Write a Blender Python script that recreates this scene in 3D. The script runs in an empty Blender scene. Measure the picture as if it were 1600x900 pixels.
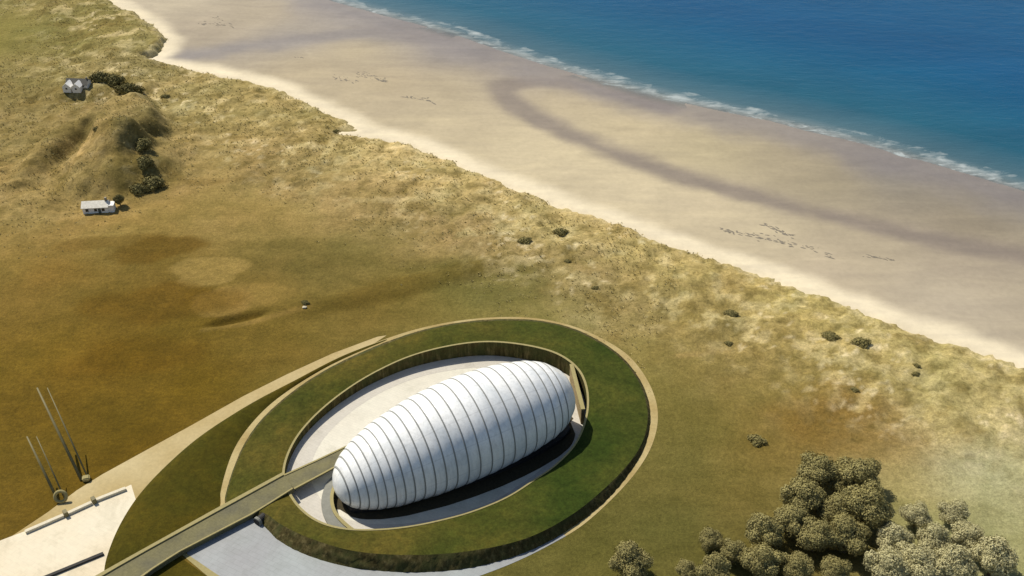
import bpy, bmesh, math, random
import numpy as np
from mathutils import Vector, Matrix, geometry
random.seed(7); rng = np.random.default_rng(7)
S = bpy.context.scene
COL = S.collection
R = math.radians

# ------------------------------------------------------------------ camera
CAM_H, PITCH, HFOV = 200.0, R(35), R(50)
F = 800 / math.tan(HFOV / 2)
cam = bpy.data.cameras.new('camera'); cam.angle = HFOV; cam.clip_start = 1; cam.clip_end = 30000
co = bpy.data.objects.new('camera', cam); COL.objects.link(co)
co.location = (0, 0, CAM_H); co.rotation_euler = (math.pi/2 - PITCH, 0, 0)
S.camera = co
SP, CP = math.sin(PITCH), math.cos(PITCH)

def P(x, y, z=0.0):
    """where a sight line through photo position (x, y) meets height z"""
    a, b = (x - 800) / F, (450 - y) / F
    d = Vector((a, b*SP + CP, b*CP - SP))
    t = (z - CAM_H) / d.z
    return Vector((d.x*t, d.y*t, z))
def P2(x, y, z=0.0):
    v = P(x, y, z); return (v.x, v.y)

# ------------------------------------------------------------------ light
SUN_EL, SUN_AZ = R(53), math.atan2(-0.74, 0.67)      # azimuth measured from +Y towards +X
W = bpy.data.worlds.new('World'); S.world = W; W.use_nodes = True
nt = W.node_tree; bg = nt.nodes['Background']
sky = nt.nodes.new('ShaderNodeTexSky'); sky.sky_type = 'NISHITA'; sky.sun_disc = False
sky.sun_elevation = SUN_EL; sky.sun_rotation = SUN_AZ % (2*math.pi)
nt.links.new(sky.outputs[0], bg.inputs[0]); bg.inputs[1].default_value = 0.095
sl = bpy.data.lights.new('sun', 'SUN'); sl.energy = 5.0; sl.angle = R(0.6); sl.color = (1.0, 0.93, 0.80)
so = bpy.data.objects.new('sun', sl); COL.objects.link(so)
sd = Vector((math.sin(SUN_AZ)*math.cos(SUN_EL), math.cos(SUN_AZ)*math.cos(SUN_EL), math.sin(SUN_EL)))
so.rotation_euler = sd.to_track_quat('Z', 'Y').to_euler(); so.location = sd*500
S.view_settings.view_transform = 'Standard'; S.view_settings.look = 'None'
S.view_settings.exposure = 0.0; S.view_settings.gamma = 1.0

# ------------------------------------------------------------------ helpers
def lin(c):
    return tuple(((v/255)/12.92 if v/255 <= 0.04045 else ((v/255+0.055)/1.055)**2.4) for v in c)
GAIN = 1.32
def alb(c, g=GAIN):
    return tuple(min(0.85, v/g) for v in lin(c))

def tag(o, label=None, cat=None, group=None, kind=None):
    if label: o['label'] = label
    if cat: o['category'] = cat
    if group: o['group'] = group
    if kind: o['kind'] = kind
    return o
def empty(name, loc, rz=0.0, label=None, cat=None, group=None):
    o = bpy.data.objects.new(name, None); COL.objects.link(o)
    o.location = loc; o.rotation_euler = (0, 0, rz); o.empty_display_size = 0.5
    return tag(o, label, cat, group)
def mesh_obj(name, verts, faces, mat, parent=None, smooth=False):
    me = bpy.data.meshes.new(name)
    me.from_pydata([tuple(v) for v in verts], [], [tuple(f) for f in faces]); me.update()
    if smooth: me.polygons.foreach_set('use_smooth', [True]*len(me.polygons))
    if mat: me.materials.append(mat)
    o = bpy.data.objects.new(name, me); COL.objects.link(o)
    if parent: o.parent = parent
    return o
def bm_obj(name, bm, mat, parent=None, smooth=False):
    me = bpy.data.meshes.new(name); bmesh.ops.recalc_face_normals(bm, faces=bm.faces); bm.to_mesh(me); bm.free()
    if smooth: me.polygons.foreach_set('use_smooth', [True]*len(me.polygons))
    if mat: me.materials.append(mat)
    o = bpy.data.objects.new(name, me); COL.objects.link(o)
    if parent: o.parent = parent
    return o
def add_box(bm, c, s, rz=0.0, bevel=0.0):
    r = bmesh.ops.create_cube(bm, size=1.0)
    M = Matrix.Translation(c) @ Matrix.Rotation(rz, 4, 'Z') @ Matrix.Diagonal((s[0], s[1], s[2], 1))
    bmesh.ops.transform(bm, matrix=M, verts=r['verts'])
    if bevel:
        es = list({e for v in r['verts'] for e in v.link_edges})
        bmesh.ops.bevel(bm, geom=es, offset=bevel, segments=2, affect='EDGES')
def add_tube(bm, pts, rads, n=10):
    rings = []
    for i, p in enumerate(pts):
        p = Vector(p)
        d = (Vector(pts[min(i+1, len(pts)-1)]) - Vector(pts[max(i-1, 0)])).normalized()
        a = d.orthogonal().normalized(); b = d.cross(a)
        rings.append([bm.verts.new(p + (a*math.cos(2*math.pi*k/n) + b*math.sin(2*math.pi*k/n))*rads[i]) for k in range(n)])
    for i in range(len(rings)-1):
        for k in range(n):
            bm.faces.new((rings[i][k], rings[i][(k+1) % n], rings[i+1][(k+1) % n], rings[i+1][k]))
    bm.faces.new(rings[0]); bm.faces.new(rings[-1])
def spline(pts, closed=False, n=8):
    pts = [Vector(p) for p in pts]; out = []; N = len(pts)
    segs = N if closed else N-1
    for i in range(segs):
        if closed: p0, p1, p2, p3 = pts[i-1], pts[i], pts[(i+1) % N], pts[(i+2) % N]
        else: p0, p1, p2, p3 = pts[max(i-1, 0)], pts[i], pts[i+1], pts[min(i+2, N-1)]
        for k in range(n):
            t = k/n
            out.append(0.5*((2*p1) + (p2-p0)*t + (2*p0-5*p1+4*p2-p3)*t*t + (3*p1-p0-3*p2+p3)*t**3))
    if not closed: out.append(pts[-1])
    return out
def sstep(a, b, x):
    t = np.clip((x-a)/(b-a), 0, 1); return t*t*(3-2*t)
_lat = rng.random((256, 256))
def vnoise(x, y):
    xi = np.floor(x).astype(int); yi = np.floor(y).astype(int); fx = x-xi; fy = y-yi
    fx = fx*fx*(3-2*fx); fy = fy*fy*(3-2*fy)
    g = lambda a, b: _lat[a % 256, b % 256]
    return (g(xi, yi)*(1-fx)+g(xi+1, yi)*fx)*(1-fy) + (g(xi, yi+1)*(1-fx)+g(xi+1, yi+1)*fx)*fy
def fbm(x, y, o=4, gain=0.5):
    s = 0; a = 1; t = 0
    for k in range(o):
        s = s + a*vnoise(x*2**k + 17.3*k, y*2**k + 5.1*k); t += a; a *= gain
    return s/t
def dist_poly(X, Y, pts):
    d = np.full(X.shape, 1e18)
    for (ax, ay), (bx, by) in zip(pts[:-1], pts[1:]):
        ex, ey = bx-ax, by-ay; L = ex*ex+ey*ey+1e-9
        t = np.clip(((X-ax)*ex+(Y-ay)*ey)/L, 0, 1)
        d = np.minimum(d, (X-ax-t*ex)**2+(Y-ay-t*ey)**2)
    return np.sqrt(d)
def inside(X, Y, pts):
    r = np.zeros(X.shape, bool); n = len(pts)
    for i in range(n):
        (ax, ay), (bx, by) = pts[i], pts[(i+1) % n]
        if ay == by: continue
        c = ((ay > Y) != (by > Y)) & (X < (bx-ax)*(Y-ay)/(by-ay)+ax)
        r ^= c
    return r

# ------------------------------------------------------------------ materials
def new_mat(name):
    m = bpy.data.materials.new(name); m.use_nodes = True
    return m, m.node_tree, m.node_tree.nodes['Principled BSDF']
def noise_node(t, scale, detail=5, rough=0.6, vec=None, dist=0.0):
    n = t.nodes.new('ShaderNodeTexNoise'); n.inputs['Scale'].default_value = scale
    n.inputs['Detail'].default_value = detail; n.inputs['Roughness'].default_value = rough
    n.inputs['Distortion'].default_value = dist
    if vec is not None: t.links.new(vec, n.inputs['Vector'])
    return n
def ramp(t, src, stops):
    r = t.nodes.new('ShaderNodeValToRGB'); t.links.new(src, r.inputs[0])
    e = r.color_ramp.elements
    e[0].position, e[0].color = stops[0][0], (*stops[0][1], 1); e[1].position, e[1].color = stops[-1][0], (*stops[-1][1], 1)
    for p, c in stops[1:-1]:
        k = e.new(p); k.color = (*c, 1)
    return r
def mixc(t, mode, fac, a, b):
    m = t.nodes.new('ShaderNodeMix'); m.data_type = 'RGBA'; m.blend_type = mode
    for s, v in ((0, fac), (6, a), (7, b)):
        if hasattr(v, 'is_output'): t.links.new(v, m.inputs[s])
        elif s == 0: m.inputs[0].default_value = v
        else: m.inputs[s].default_value = (*v, 1)
    return m.outputs[2]
def coords(t, kind='Object'):
    return t.nodes.new('ShaderNodeTexCoord').outputs[kind]
def bump(t, b, src, strength, dist):
    n = t.nodes.new('ShaderNodeBump'); n.inputs['Strength'].default_value = strength; n.inputs['Distance'].default_value = dist
    t.links.new(src, n.inputs['Height']); t.links.new(n.outputs[0], b.inputs['Normal']); return n
def gray(v): return (v, v, v)
def mottled(name, base, scale=0.5, lo=0.8, hi=1.2, rough=0.85, bstr=0.3, bdist=0.1, scale2=None, tint=None, spec=0.3):
    m, t, b = new_mat(name); v = coords(t)
    n1 = noise_node(t, scale, 6, 0.65, v); r1 = ramp(t, n1.outputs[0], [(0.3, gray(lo)), (0.7, gray(hi))])
    c = mixc(t, 'MULTIPLY', 1.0, base, r1.outputs[0])
    if scale2:
        n2 = noise_node(t, scale2, 3, 0.5, v); r2 = ramp(t, n2.outputs[0], [(0.38, (0, 0, 0)), (0.65, (1, 1, 1))])
        c = mixc(t, 'MIX', r2.outputs[0], c, mixc(t, 'MULTIPLY', 1.0, tint or base, r1.outputs[0]))
    t.links.new(c, b.inputs['Base Color']); b.inputs['Roughness'].default_value = rough
    b.inputs['Specular IOR Level'].default_value = spec
    if bstr: bump(t, b, n1.outputs[0], bstr, bdist)
    return m
M_ = {}
# terrain grass: tint comes from the 'tint' attribute (dry / green grass, painted haze and shade), texture from noise
m, t, b = new_mat('rough_grassland'); v = coords(t)
at = t.nodes.new('ShaderNodeAttribute'); at.attribute_name = 'tint'
ro = t.nodes.new('ShaderNodeAttribute'); ro.attribute_name = 'wild'
n1 = noise_node(t, 0.9, 7, 0.72, v); n2 = noise_node(t, 0.16, 5, 0.6, v, 0.6); n3 = noise_node(t, 0.035, 4, 0.55, v, 0.3)
c = mixc(t, 'MULTIPLY', 1.0, at.outputs[0], ramp(t, n1.outputs[0], [(0.28, gray(0.72)), (0.72, gray(1.28))]).outputs[0])
c = mixc(t, 'MULTIPLY', 1.0, c, ramp(t, n2.outputs[0], [(0.3, (0.84, 0.85, 0.8)), (0.7, (1.16, 1.14, 1.18))]).outputs[0])
c = mixc(t, 'MULTIPLY', 1.0, c, ramp(t, n3.outputs[0], [(0.3, (0.9, 0.94, 0.92)), (0.7, (1.1, 1.06, 1.08))]).outputs[0])
mp = t.nodes.new('ShaderNodeMapping'); mp.inputs['Rotation'].default_value = (0, 0, R(-22)); mp.inputs['Scale'].default_value = (0.22, 1.0, 1)
t.links.new(v, mp.inputs[0]); n4 = noise_node(t, 0.11, 6, 0.65, mp.outputs[0], 0.5)
c = mixc(t, 'MULTIPLY', 1.0, c, ramp(t, n4.outputs[0], [(0.3, (0.86, 0.86, 0.8)), (0.7, (1.13, 1.12, 1.16))]).outputs[0])
n5 = noise_node(t, 2.4, 3, 0.6, v, 0.3)
c = mixc(t, 'MULTIPLY', 1.0, c, ramp(t, n5.outputs[0], [(0.32, gray(0.82)), (0.68, gray(1.17))]).outputs[0])
clump = ramp(t, noise_node(t, 0.5, 6, 0.75, v, 1.0).outputs[0], [(0.34, (0.68, 0.68, 0.6)), (0.5, (1, 1, 1)), (0.68, (1.22, 1.2, 1.16))])
c = mixc(t, 'MULTIPLY', ro.outputs['Fac'], c, clump.outputs[0])
t.links.new(c, b.inputs['Base Color']); b.inputs['Roughness'].default_value = 0.95; b.inputs['Specular IOR Level'].default_value = 0.1
bump(t, b, n1.outputs[0], 0.55, 0.5)
M_['ground'] = m
# sand
m, t, b = new_mat('beach_sand'); v = coords(t)
at = t.nodes.new('ShaderNodeAttribute'); at.attribute_name = 'tint'
we = t.nodes.new('ShaderNodeAttribute'); we.attribute_name = 'wet'
n1 = noise_node(t, 0.5, 7, 0.7, v); n2 = noise_node(t, 0.05, 5, 0.6, v, 0.5)
mp = t.nodes.new('ShaderNodeMapping'); mp.inputs['Rotation'].default_value = (0, 0, R(33)); mp.inputs['Scale'].default_value = (0.25, 1.3, 1)
t.links.new(v, mp.inputs[0]); n3 = noise_node(t, 0.12, 5, 0.6, mp.outputs[0], 0.4)
c = mixc(t, 'MULTIPLY', 1.0, at.outputs[0], ramp(t, n1.outputs[0], [(0.3, gray(0.93)), (0.7, gray(1.06))]).outputs[0])
c = mixc(t, 'MULTIPLY', 1.0, c, ramp(t, n2.outputs[0], [(0.3, gray(0.93)), (0.7, gray(1.06))]).outputs[0])
c = mixc(t, 'MULTIPLY', 1.0, c, ramp(t, n3.outputs[0], [(0.3, (0.9, 0.9, 0.92)), (0.7, (1.07, 1.07, 1.06))]).outputs[0])
t.links.new(c, b.inputs['Base Color'])
mr = t.nodes.new('ShaderNodeMapRange'); mr.inputs['To Min'].default_value = 0.95; mr.inputs['To Max'].default_value = 0.45
t.links.new(we.outputs['Fac'], mr.inputs['Value']); t.links.new(mr.outputs[0], b.inputs['Roughness'])
b.inputs['Specular IOR Level'].default_value = 0.3
bump(t, b, n1.outputs[0], 0.25, 0.2)
M_['sand'] = m
# sea
m, t, b = new_mat('sea_water'); v = coords(t)
sh = t.nodes.new('ShaderNodeAttribute'); sh.attribute_name = 'offshore'
fo = t.nodes.new('ShaderNodeAttribute'); fo.attribute_name = 'foam'
sc = t.nodes.new('ShaderNodeMath'); sc.operation = 'DIVIDE'; sc.inputs[1].default_value = 105.0
t.links.new(sh.outputs['Fac'], sc.inputs[0])
deep = ramp(t, sc.outputs[0], [(0.0, (0.16, 0.20, 0.20)), (0.10, (0.055, 0.115, 0.14)), (0.30, (0.012, 0.085, 0.132)), (0.75, (0.002, 0.07, 0.15)), (1.0, (0.002, 0.062, 0.15))])
mp = t.nodes.new('ShaderNodeMapping'); mp.inputs['Rotation'].default_value = (0, 0, R(33)); mp.inputs['Scale'].default_value = (0.35, 1.0, 1)
t.links.new(v, mp.inputs[0])
nb = noise_node(t, 0.03, 5, 0.6, mp.outputs[0], 0.5); nw = noise_node(t, 0.28, 6, 0.65, mp.outputs[0], 0.4); nf = noise_node(t, 0.35, 7, 0.7, mp.outputs[0], 0.8)
c = mixc(t, 'MULTIPLY', 1.0, deep.outputs[0], ramp(t, nb.outputs[0], [(0.3, (0.84, 0.88, 0.9)), (0.7, (1.16, 1.12, 1.1))]).outputs[0])
fm = t.nodes.new('ShaderNodeMath'); fm.operation = 'ADD'; t.links.new(nf.outputs[0], fm.inputs[0]); t.links.new(fo.outputs['Fac'], fm.inputs[1])
fr = ramp(t, fm.outputs[0], [(0.0, (0, 0, 0)), (0.98, (0, 0, 0)), (1.0, (0, 0, 0))])
fr.color_ramp.elements[1].position = 0.70; fr.color_ramp.elements[2].color = (1, 1, 1, 1)
fk = t.nodes.new('ShaderNodeMath'); fk.operation = 'MULTIPLY'; fk.inputs[1].default_value = .7; t.links.new(fr.outputs[0], fk.inputs[0])
c = mixc(t, 'MIX', fk.outputs[0], c, (0.42, 0.46, 0.46))
t.links.new(c, b.inputs['Base Color'])
rr = t.nodes.new('ShaderNodeMapRange'); rr.inputs['To Min'].default_value = 0.22; rr.inputs['To Max'].default_value = 0.9
t.links.new(fr.outputs[0], rr.inputs['Value']); t.links.new(rr.outputs[0], b.inputs['Roughness'])
b.inputs['IOR'].default_value = 1.33
bump(t, b, nw.outputs[0], 0.35, 0.8)
al = t.nodes.new('ShaderNodeMapRange'); al.inputs['From Min'].default_value = -7.0; al.inputs['From Max'].default_value = 7.0; al.interpolation_type = 'SMOOTHSTEP'
al.inputs['To Min'].default_value = 0.0
t.links.new(sh.outputs['Fac'], al.inputs['Value'])
mxa = t.nodes.new('ShaderNodeMath'); mxa.operation = 'MAXIMUM'; t.links.new(al.outputs[0], mxa.inputs[0]); t.links.new(fr.outputs[0], mxa.inputs[1])
t.links.new(mxa.outputs[0], b.inputs['Alpha'])
M_['sea'] = m

M_['ring_grass'] = mottled('mown_grass', alb((88, 84, 36)), 0.8, 0.72, 1.28, 0.95, 0.4, 0.25, 0.04, alb((64, 72, 26)), 0.1)
t = M_['ring_grass'].node_tree; b = t.nodes['Principled BSDF']; src = b.inputs['Base Color'].links[0].from_socket
sp_ = t.nodes.new('ShaderNodeSeparateXYZ'); t.links.new(coords(t), sp_.inputs[0]); ad = t.nodes.new('ShaderNodeMath'); ad.operation = 'MULTIPLY_ADD'; ad.inputs[1].default_value = .009
nn = noise_node(t, .05, 4, .6, coords(t)); t.links.new(sp_.outputs[0], ad.inputs[0]); t.links.new(nn.outputs[0], ad.inputs[2])
cg = mixc(t, 'MULTIPLY', 1.0, src, ramp(t, ad.outputs[0], [(.25, (1.12, 1.02, .9)), (.85, (.70, .88, .72))]).outputs[0])
wn = noise_node(t, .14, 7, .72, coords(t), .8); cg = mixc(t, 'MULTIPLY', 1.0, cg, ramp(t, wn.outputs[0], [(.33, (.72, .76, .7)), (.5, (1, 1, 1)), (.68, (1.4, 1.25, 1.2))]).outputs[0]); wf = noise_node(t, 2.2, 3, .6, coords(t)); cg = mixc(t, 'MULTIPLY', 1.0, cg, ramp(t, wf.outputs[0], [(.3, gray(.8)), (.7, gray(1.2))]).outputs[0])
t.links.new(cg, b.inputs['Base Color'])
M_['lens_grass'] = mottled('lawn_grass', alb((84, 72, 16)), 0.7, 0.78, 1.22, 0.95, 0.4, 0.25, 0.03, alb((70, 68, 16)), 0.1)
t = M_['lens_grass'].node_tree; b = t.nodes['Principled BSDF']; src = b.inputs['Base Color'].links[0].from_socket
wn = noise_node(t, .12, 7, .72, coords(t), .8); wf = noise_node(t, 2.2, 3, .6, coords(t))
cg = mixc(t, 'MULTIPLY', 1.0, src, ramp(t, wn.outputs[0], [(.33, (.76, .78, .7)), (.5, (1, 1, 1)), (.68, (1.32, 1.2, 1.15))]).outputs[0])
t.links.new(mixc(t, 'MULTIPLY', 1.0, cg, ramp(t, wf.outputs[0], [(.3, gray(.82)), (.7, gray(1.18))]).outputs[0]), b.inputs['Base Color'])
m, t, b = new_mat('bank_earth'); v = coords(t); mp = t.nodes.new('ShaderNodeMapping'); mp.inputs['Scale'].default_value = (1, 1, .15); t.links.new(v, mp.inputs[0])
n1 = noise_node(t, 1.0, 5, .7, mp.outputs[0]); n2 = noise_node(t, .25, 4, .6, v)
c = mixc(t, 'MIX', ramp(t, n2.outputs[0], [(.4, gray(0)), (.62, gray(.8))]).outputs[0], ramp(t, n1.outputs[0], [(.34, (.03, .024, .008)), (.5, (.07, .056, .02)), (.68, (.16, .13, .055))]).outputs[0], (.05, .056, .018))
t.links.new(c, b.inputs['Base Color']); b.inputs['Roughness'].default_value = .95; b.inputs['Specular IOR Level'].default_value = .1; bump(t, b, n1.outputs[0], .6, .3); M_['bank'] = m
M_['gravel'] = mottled('gravel_path', alb((196, 178, 128)), 1.3, 0.86, 1.12, 0.95, 0.3, 0.1, 0.08, alb((178, 156, 104)), 0.1)
M_['sweep'] = mottled('sandy_paving', alb((186, 164, 112)), 1.0, 0.9, 1.1, 0.9, 0.2, 0.05, 0.04, alb((206, 188, 142)), 0.2)
M_['cream'] = mottled('cream_paving', alb((243, 232, 205)), 0.8, 0.95, 1.04, 0.8, 0.1, 0.03, 0.04, alb((240, 222, 188)), 0.3)
M_['pale_paving'] = mottled('pale_paving', alb((168, 175, 175)), 0.6, 0.94, 1.05, 0.55, 0.08, 0.03, 0.035, alb((154, 155, 157)), 0.4)
M_['floor'] = mottled('court_paving', alb((240, 236, 218)), 0.7, 0.95, 1.04, 0.65, 0.08, 0.03, 0.05, alb((232, 226, 208)), 0.35)
M_['border'] = mottled('border_paving', alb((216, 210, 197)), 0.7, 0.94, 1.05, 0.7, 0.08, 0.03)
M_['deck'] = mottled('deck_concrete', alb((128, 122, 86)), 1.4, 0.85, 1.15, 0.85, 0.2, 0.05, 0.2, alb((112, 108, 84)), 0.3)
M_['kerb'] = mottled('kerb_stone', alb((168, 156, 106)), 1.8, 0.85, 1.12, 0.85, 0.2, 0.05)
for nm, sz in (('cream', .22), ('pale_paving', .2), ('floor', .3), ('border', .3), ('deck', .35)):
    t = M_[nm].node_tree; b = t.nodes['Principled BSDF']; src = b.inputs['Base Color'].links[0].from_socket
    mp = t.nodes.new('ShaderNodeMapping'); mp.inputs['Rotation'].default_value = (0, 0, R(29)); t.links.new(coords(t), mp.inputs[0])
    bk = t.nodes.new('ShaderNodeTexBrick'); bk.inputs['Scale'].default_value = sz; bk.inputs['Mortar Size'].default_value = .012
    bk.inputs['Color1'].default_value = (1, 1, 1, 1); lo_ = .98 if nm == 'cream' else .955; bk.inputs['Color2'].default_value = (lo_, lo_, lo_, 1); bk.inputs['Mortar'].default_value = (*gray(.93 if nm == 'cream' else .86), 1); t.links.new(mp.outputs[0], bk.inputs[0])
    st = ramp(t, noise_node(t, .12, 6, .7, coords(t), .8).outputs[0], [(.34, (.86, .86, .84)), (.5, (1, 1, 1))])
    t.links.new(mixc(t, 'MULTIPLY', 1.0, mixc(t, 'MULTIPLY', 1.0, src, bk.outputs[0]), st.outputs[0]), b.inputs['Base Color'])
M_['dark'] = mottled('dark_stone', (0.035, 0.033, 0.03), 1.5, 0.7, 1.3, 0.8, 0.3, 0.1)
M_['painted_shade'] = mottled('painted_shade', (0.045, 0.036, 0.018), 1.8, 0.7, 1.35, 0.95, 0.5, 0.1)  # near-black colour painted in for the shade under the shell
M_['grey_wall'] = mottled('grey_render', (0.2, 0.2, 0.17), 0.9, 0.85, 1.15, 0.85, 0.2, 0.05)
M_['white_wall'] = mottled('white_render', (0.83, 0.81, 0.76), 1.2, 0.9, 1.05, 0.85, 0.15, 0.03)
M_['pale_roof'] = mottled('pale_roofing', (0.72, 0.68, 0.58), 1.6, 0.8, 1.15, 0.85, 0.3, 0.05)
M_['slate'] = mottled('slate_roofing', (0.085, 0.082, 0.07), 1.6, 0.75, 1.25, 0.8, 0.3, 0.05)
M_['stone'] = mottled('chimney_stone', (0.25, 0.22, 0.17), 1.6, 0.8, 1.2)
M_['pole'] = mottled('weathered_metal', (0.17, 0.145, 0.065), 0.5, 0.85, 1.15, 0.6, 0.1, 0.03)
M_['tan_wall'] = mottled('tan_stone', (0.24, 0.18, 0.085), 1.2, .75, 1.2, .9, .4, .1)
M_['cap'] = mottled('wall_coping', (0.62, 0.56, 0.42), 1.2, .88, 1.08)
M_['bark'] = mottled('bark', (0.10, 0.075, 0.05), 2.0, 0.7, 1.3, 0.95, 0.5, 0.1)
M_['weed'] = mottled('dried_seaweed', (0.17, 0.15, 0.115), 1.5, 0.7, 1.4, 0.9, 0.4, 0.1)
M_['boulder'] = mottled('pale_rock', (0.5, 0.45, 0.33), 1.5, 0.75, 1.2, 0.9, 0.5, 0.1)
m, t, b = new_mat('window_glass'); b.inputs['Base Color'].default_value = (0.02, 0.025, 0.03, 1); b.inputs['Roughness'].default_value = 0.08; M_['glass'] = m
m, t, b = new_mat('painted_door'); b.inputs['Base Color'].default_value = (0.08, 0.10, 0.09, 1); b.inputs['Roughness'].default_value = 0.5; M_['door'] = m
def leaf_mat(name, a, bcol):
    m, t, b = new_mat(name); g = t.nodes.new('ShaderNodeNewGeometry')
    r = ramp(t, g.outputs['Random Per Island'], [(0.0, a), (1.0, bcol)])
    v = coords(t); n = noise_node(t, 0.45, 4, 0.6, v)
    c = mixc(t, 'MULTIPLY', 1.0, r.outputs[0], ramp(t, n.outputs[0], [(0.3, gray(0.75)), (0.7, gray(1.25))]).outputs[0])
    t.links.new(c, b.inputs['Base Color']); b.inputs['Roughness'].default_value = 0.8; b.inputs['Specular IOR Level'].default_value = 0.15
    return m
M_['leaf'] = leaf_mat('olive_foliage', (0.225, 0.195, 0.07), (0.36, 0.315, 0.13))
M_['leaf_hazed'] = leaf_mat('hazed_foliage', (0.41, 0.375, 0.19), (0.53, 0.485, 0.265))  # haze over the near right corner put into the leaf colour
M_['leaf_dark'] = leaf_mat('dark_foliage', (0.13, 0.115, 0.04), (0.23, 0.20, 0.075))
M_['leaf_mid'] = leaf_mat('mid_foliage', (0.20, 0.17, 0.06), (0.31, 0.265, 0.10))
M_['tuft'] = leaf_mat('marram_grass', (0.40, 0.33, 0.14), (0.58, 0.49, 0.23))
# pod cladding
m, t, b = new_mat('white_cladding'); v = coords(t)
n1 = noise_node(t, 0.25, 5, 0.6, v); n2 = noise_node(t, 2.0, 4, 0.6, v)
c = mixc(t, 'MULTIPLY', 1.0, (0.90, 0.905, 0.88), ramp(t, n1.outputs[0], [(0.3, gray(0.93)), (0.7, gray(1.05))]).outputs[0])
c = mixc(t, 'MULTIPLY', 1.0, c, ramp(t, n2.outputs[0], [(0.3, gray(0.96)), (0.7, gray(1.03))]).outputs[0])
n3 = noise_node(t, 0.11, 4, 0.55, v, 0.4)
c = mixc(t, 'MIX', ramp(t, n3.outputs[0], [(0.46, gray(0.0)), (0.68, gray(0.6))]).outputs[0], c, (0.58, 0.63, 0.66))  # grey-blue patches paint reflections into the shell colour
mp = t.nodes.new('ShaderNodeMapping'); mp.inputs['Scale'].default_value = (1, 1, .12); t.links.new(v, mp.inputs[0]); n4 = noise_node(t, 1.3, 4, 0.6, mp.outputs[0])
c = mixc(t, 'MULTIPLY', 1.0, c, ramp(t, n4.outputs[0], [(0.32, gray(0.86)), (0.55, gray(1.0))]).outputs[0])
t.links.new(c, b.inputs['Base Color']); gi_ = t.nodes.new('ShaderNodeAttribute'); gi_.attribute_name = 'girth'; pp = t.nodes.new('ShaderNodeMath'); pp.operation = 'PINGPONG'; pp.inputs[1].default_value = 1.5; t.links.new(gi_.outputs['Fac'], pp.inputs[0])
c = mixc(t, 'MULTIPLY', 1.0, c, ramp(t, pp.outputs[0], [(0.0, gray(.86)), (0.09, gray(1.0)), (1.0, gray(1.0))]).outputs[0]); t.links.new(c, b.inputs['Base Color'])
t.links.new(ramp(t, n3.outputs[0], [(0.35, gray(0.22)), (0.7, gray(0.5))]).outputs[0], b.inputs['Roughness']); b.inputs['Roughness'].default_value = 0.3; b.inputs['Specular IOR Level'].default_value = 0.5
b.inputs['Coat Weight'].default_value = 0.0; b.inputs['Coat Roughness'].default_value = 0.15
M_['clad'] = m
M_['rib'] = mottled('rib_metal', (0.27, 0.275, 0.26), 1.5, 0.85, 1.15, 0.5, 0.0)

# ------------------------------------------------------------------ lines of the place (ground metres)
dune_px = [(60,-110),(120,-50),(180,4),(213,22),(242,42),(257,60),(254,76),(240,88),(225,90),(262,99),(300,107),(345,116),(400,128),(445,142),(490,161),(540,184),(566,202),(534,204),(566,209),(600,213),(650,226),(700,245),(760,272),(830,300),(900,325),(960,345),(1030,371),(1100,396),(1170,416),(1230,438),(1300,465),(1370,490),(1440,513),(1500,531),(1540,546),(1620,577),(1720,616),(1900,690)]
dune = [P2(x, y) for x, y in dune_px]
dd = (dune[-1][0]-dune[-2][0], dune[-1][1]-dune[-2][1]); L_ = math.hypot(*dd)
dune_ext = [(dune[0][0]-1500, 9000.0), (dune[0][0]-60, dune[0][1]+300)] + dune + [(dune[-1][0]+dd[0]/L_*9000, dune[-1][1]+dd[1]/L_*9000)]
land_poly = dune_ext + [(dune_ext[-1][0]-9000, -20000.0), (-20000.0, -20000.0), (-20000.0, 9000.0)]
SEA_Z = -3.0
shore_px = [(330,-70),(420,-35),(470,-18),(520,2),(600,24),(680,45),(720,57),(800,85),(850,101),(920,121),(1000,144),(1060,159),(1140,176),(1200,188),(1250,199),(1300,212),(1350,225),(1410,242),(1470,259),(1530,277),(1620,304),(1750,345)]
shore = [P2(x, y, SEA_Z) for x, y in shore_px]
dd = (shore[-1][0]-shore[-2][0], shore[-1][1]-shore[-2][1]); L_ = math.hypot(*dd)
shore_ext = [(shore[0][0]-900, 9000.0), (shore[0][0]-80, shore[0][1]+250)] + shore + [(shore[-1][0]+dd[0]/L_*9000, shore[-1][1]+dd[1]/L_*9000)]
sea_poly = shore_ext + [(20000.0, shore_ext[-1][1]), (20000.0, 9000.0)]

# ring curves: (px, py, z)
FLOOR = -3.6
def floor_z(x, y):
    a, b = P(440, 745), P(915, 600); d = b-a; u = ((x-a.x)*d.x+(y-a.y)*d.y)/(d.x*d.x+d.y*d.y)
    return -1.5 - 2.6*min(1.0, max(0.0, u))
P_px = [(343,798),(344,770),(352,735),(367,695),(389,660),(419,628),(454,600),(500,574),(551,550.5),(602,530),(651,514.5),(700,504),(750,497.5),(800,495.5),(849,499),(899,511),(944,531),(980,554),(1006,585),(1023,620),(1028,655),(1019,695),(996,735),(960,776),(910,821),(860,851),(810,876),(760,896),(700,916),(600,938),(500,940),(420,925),(345,902),(290,868),(300,845)]
O_top = [(354,790,.4),(356,768,.4),(366,735,.4),(382,698,.4),(404,665,.4),(432,636,.4),(468,607,.4),(512,579,.5),(560,556,.6),(610,535,.7),(660,518,.8),(720,506,.8),(780,501,.8),(840,503,.8),(890,514,.8),(935,535,.8),(970,560,.8),(994,590,.8),(1008,622,.9),(1012,655,1.0),(1004,690,1.2),(984,722,1.5),(948,760,2.0),(895,803,2.5),(825,840,2.9),(740,860,3.1),(650,867,3.2),(560,862,3.2),(490,843,3.0),(440,820,2.4),(412,800,1.7),(385,797,1.0)]
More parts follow.
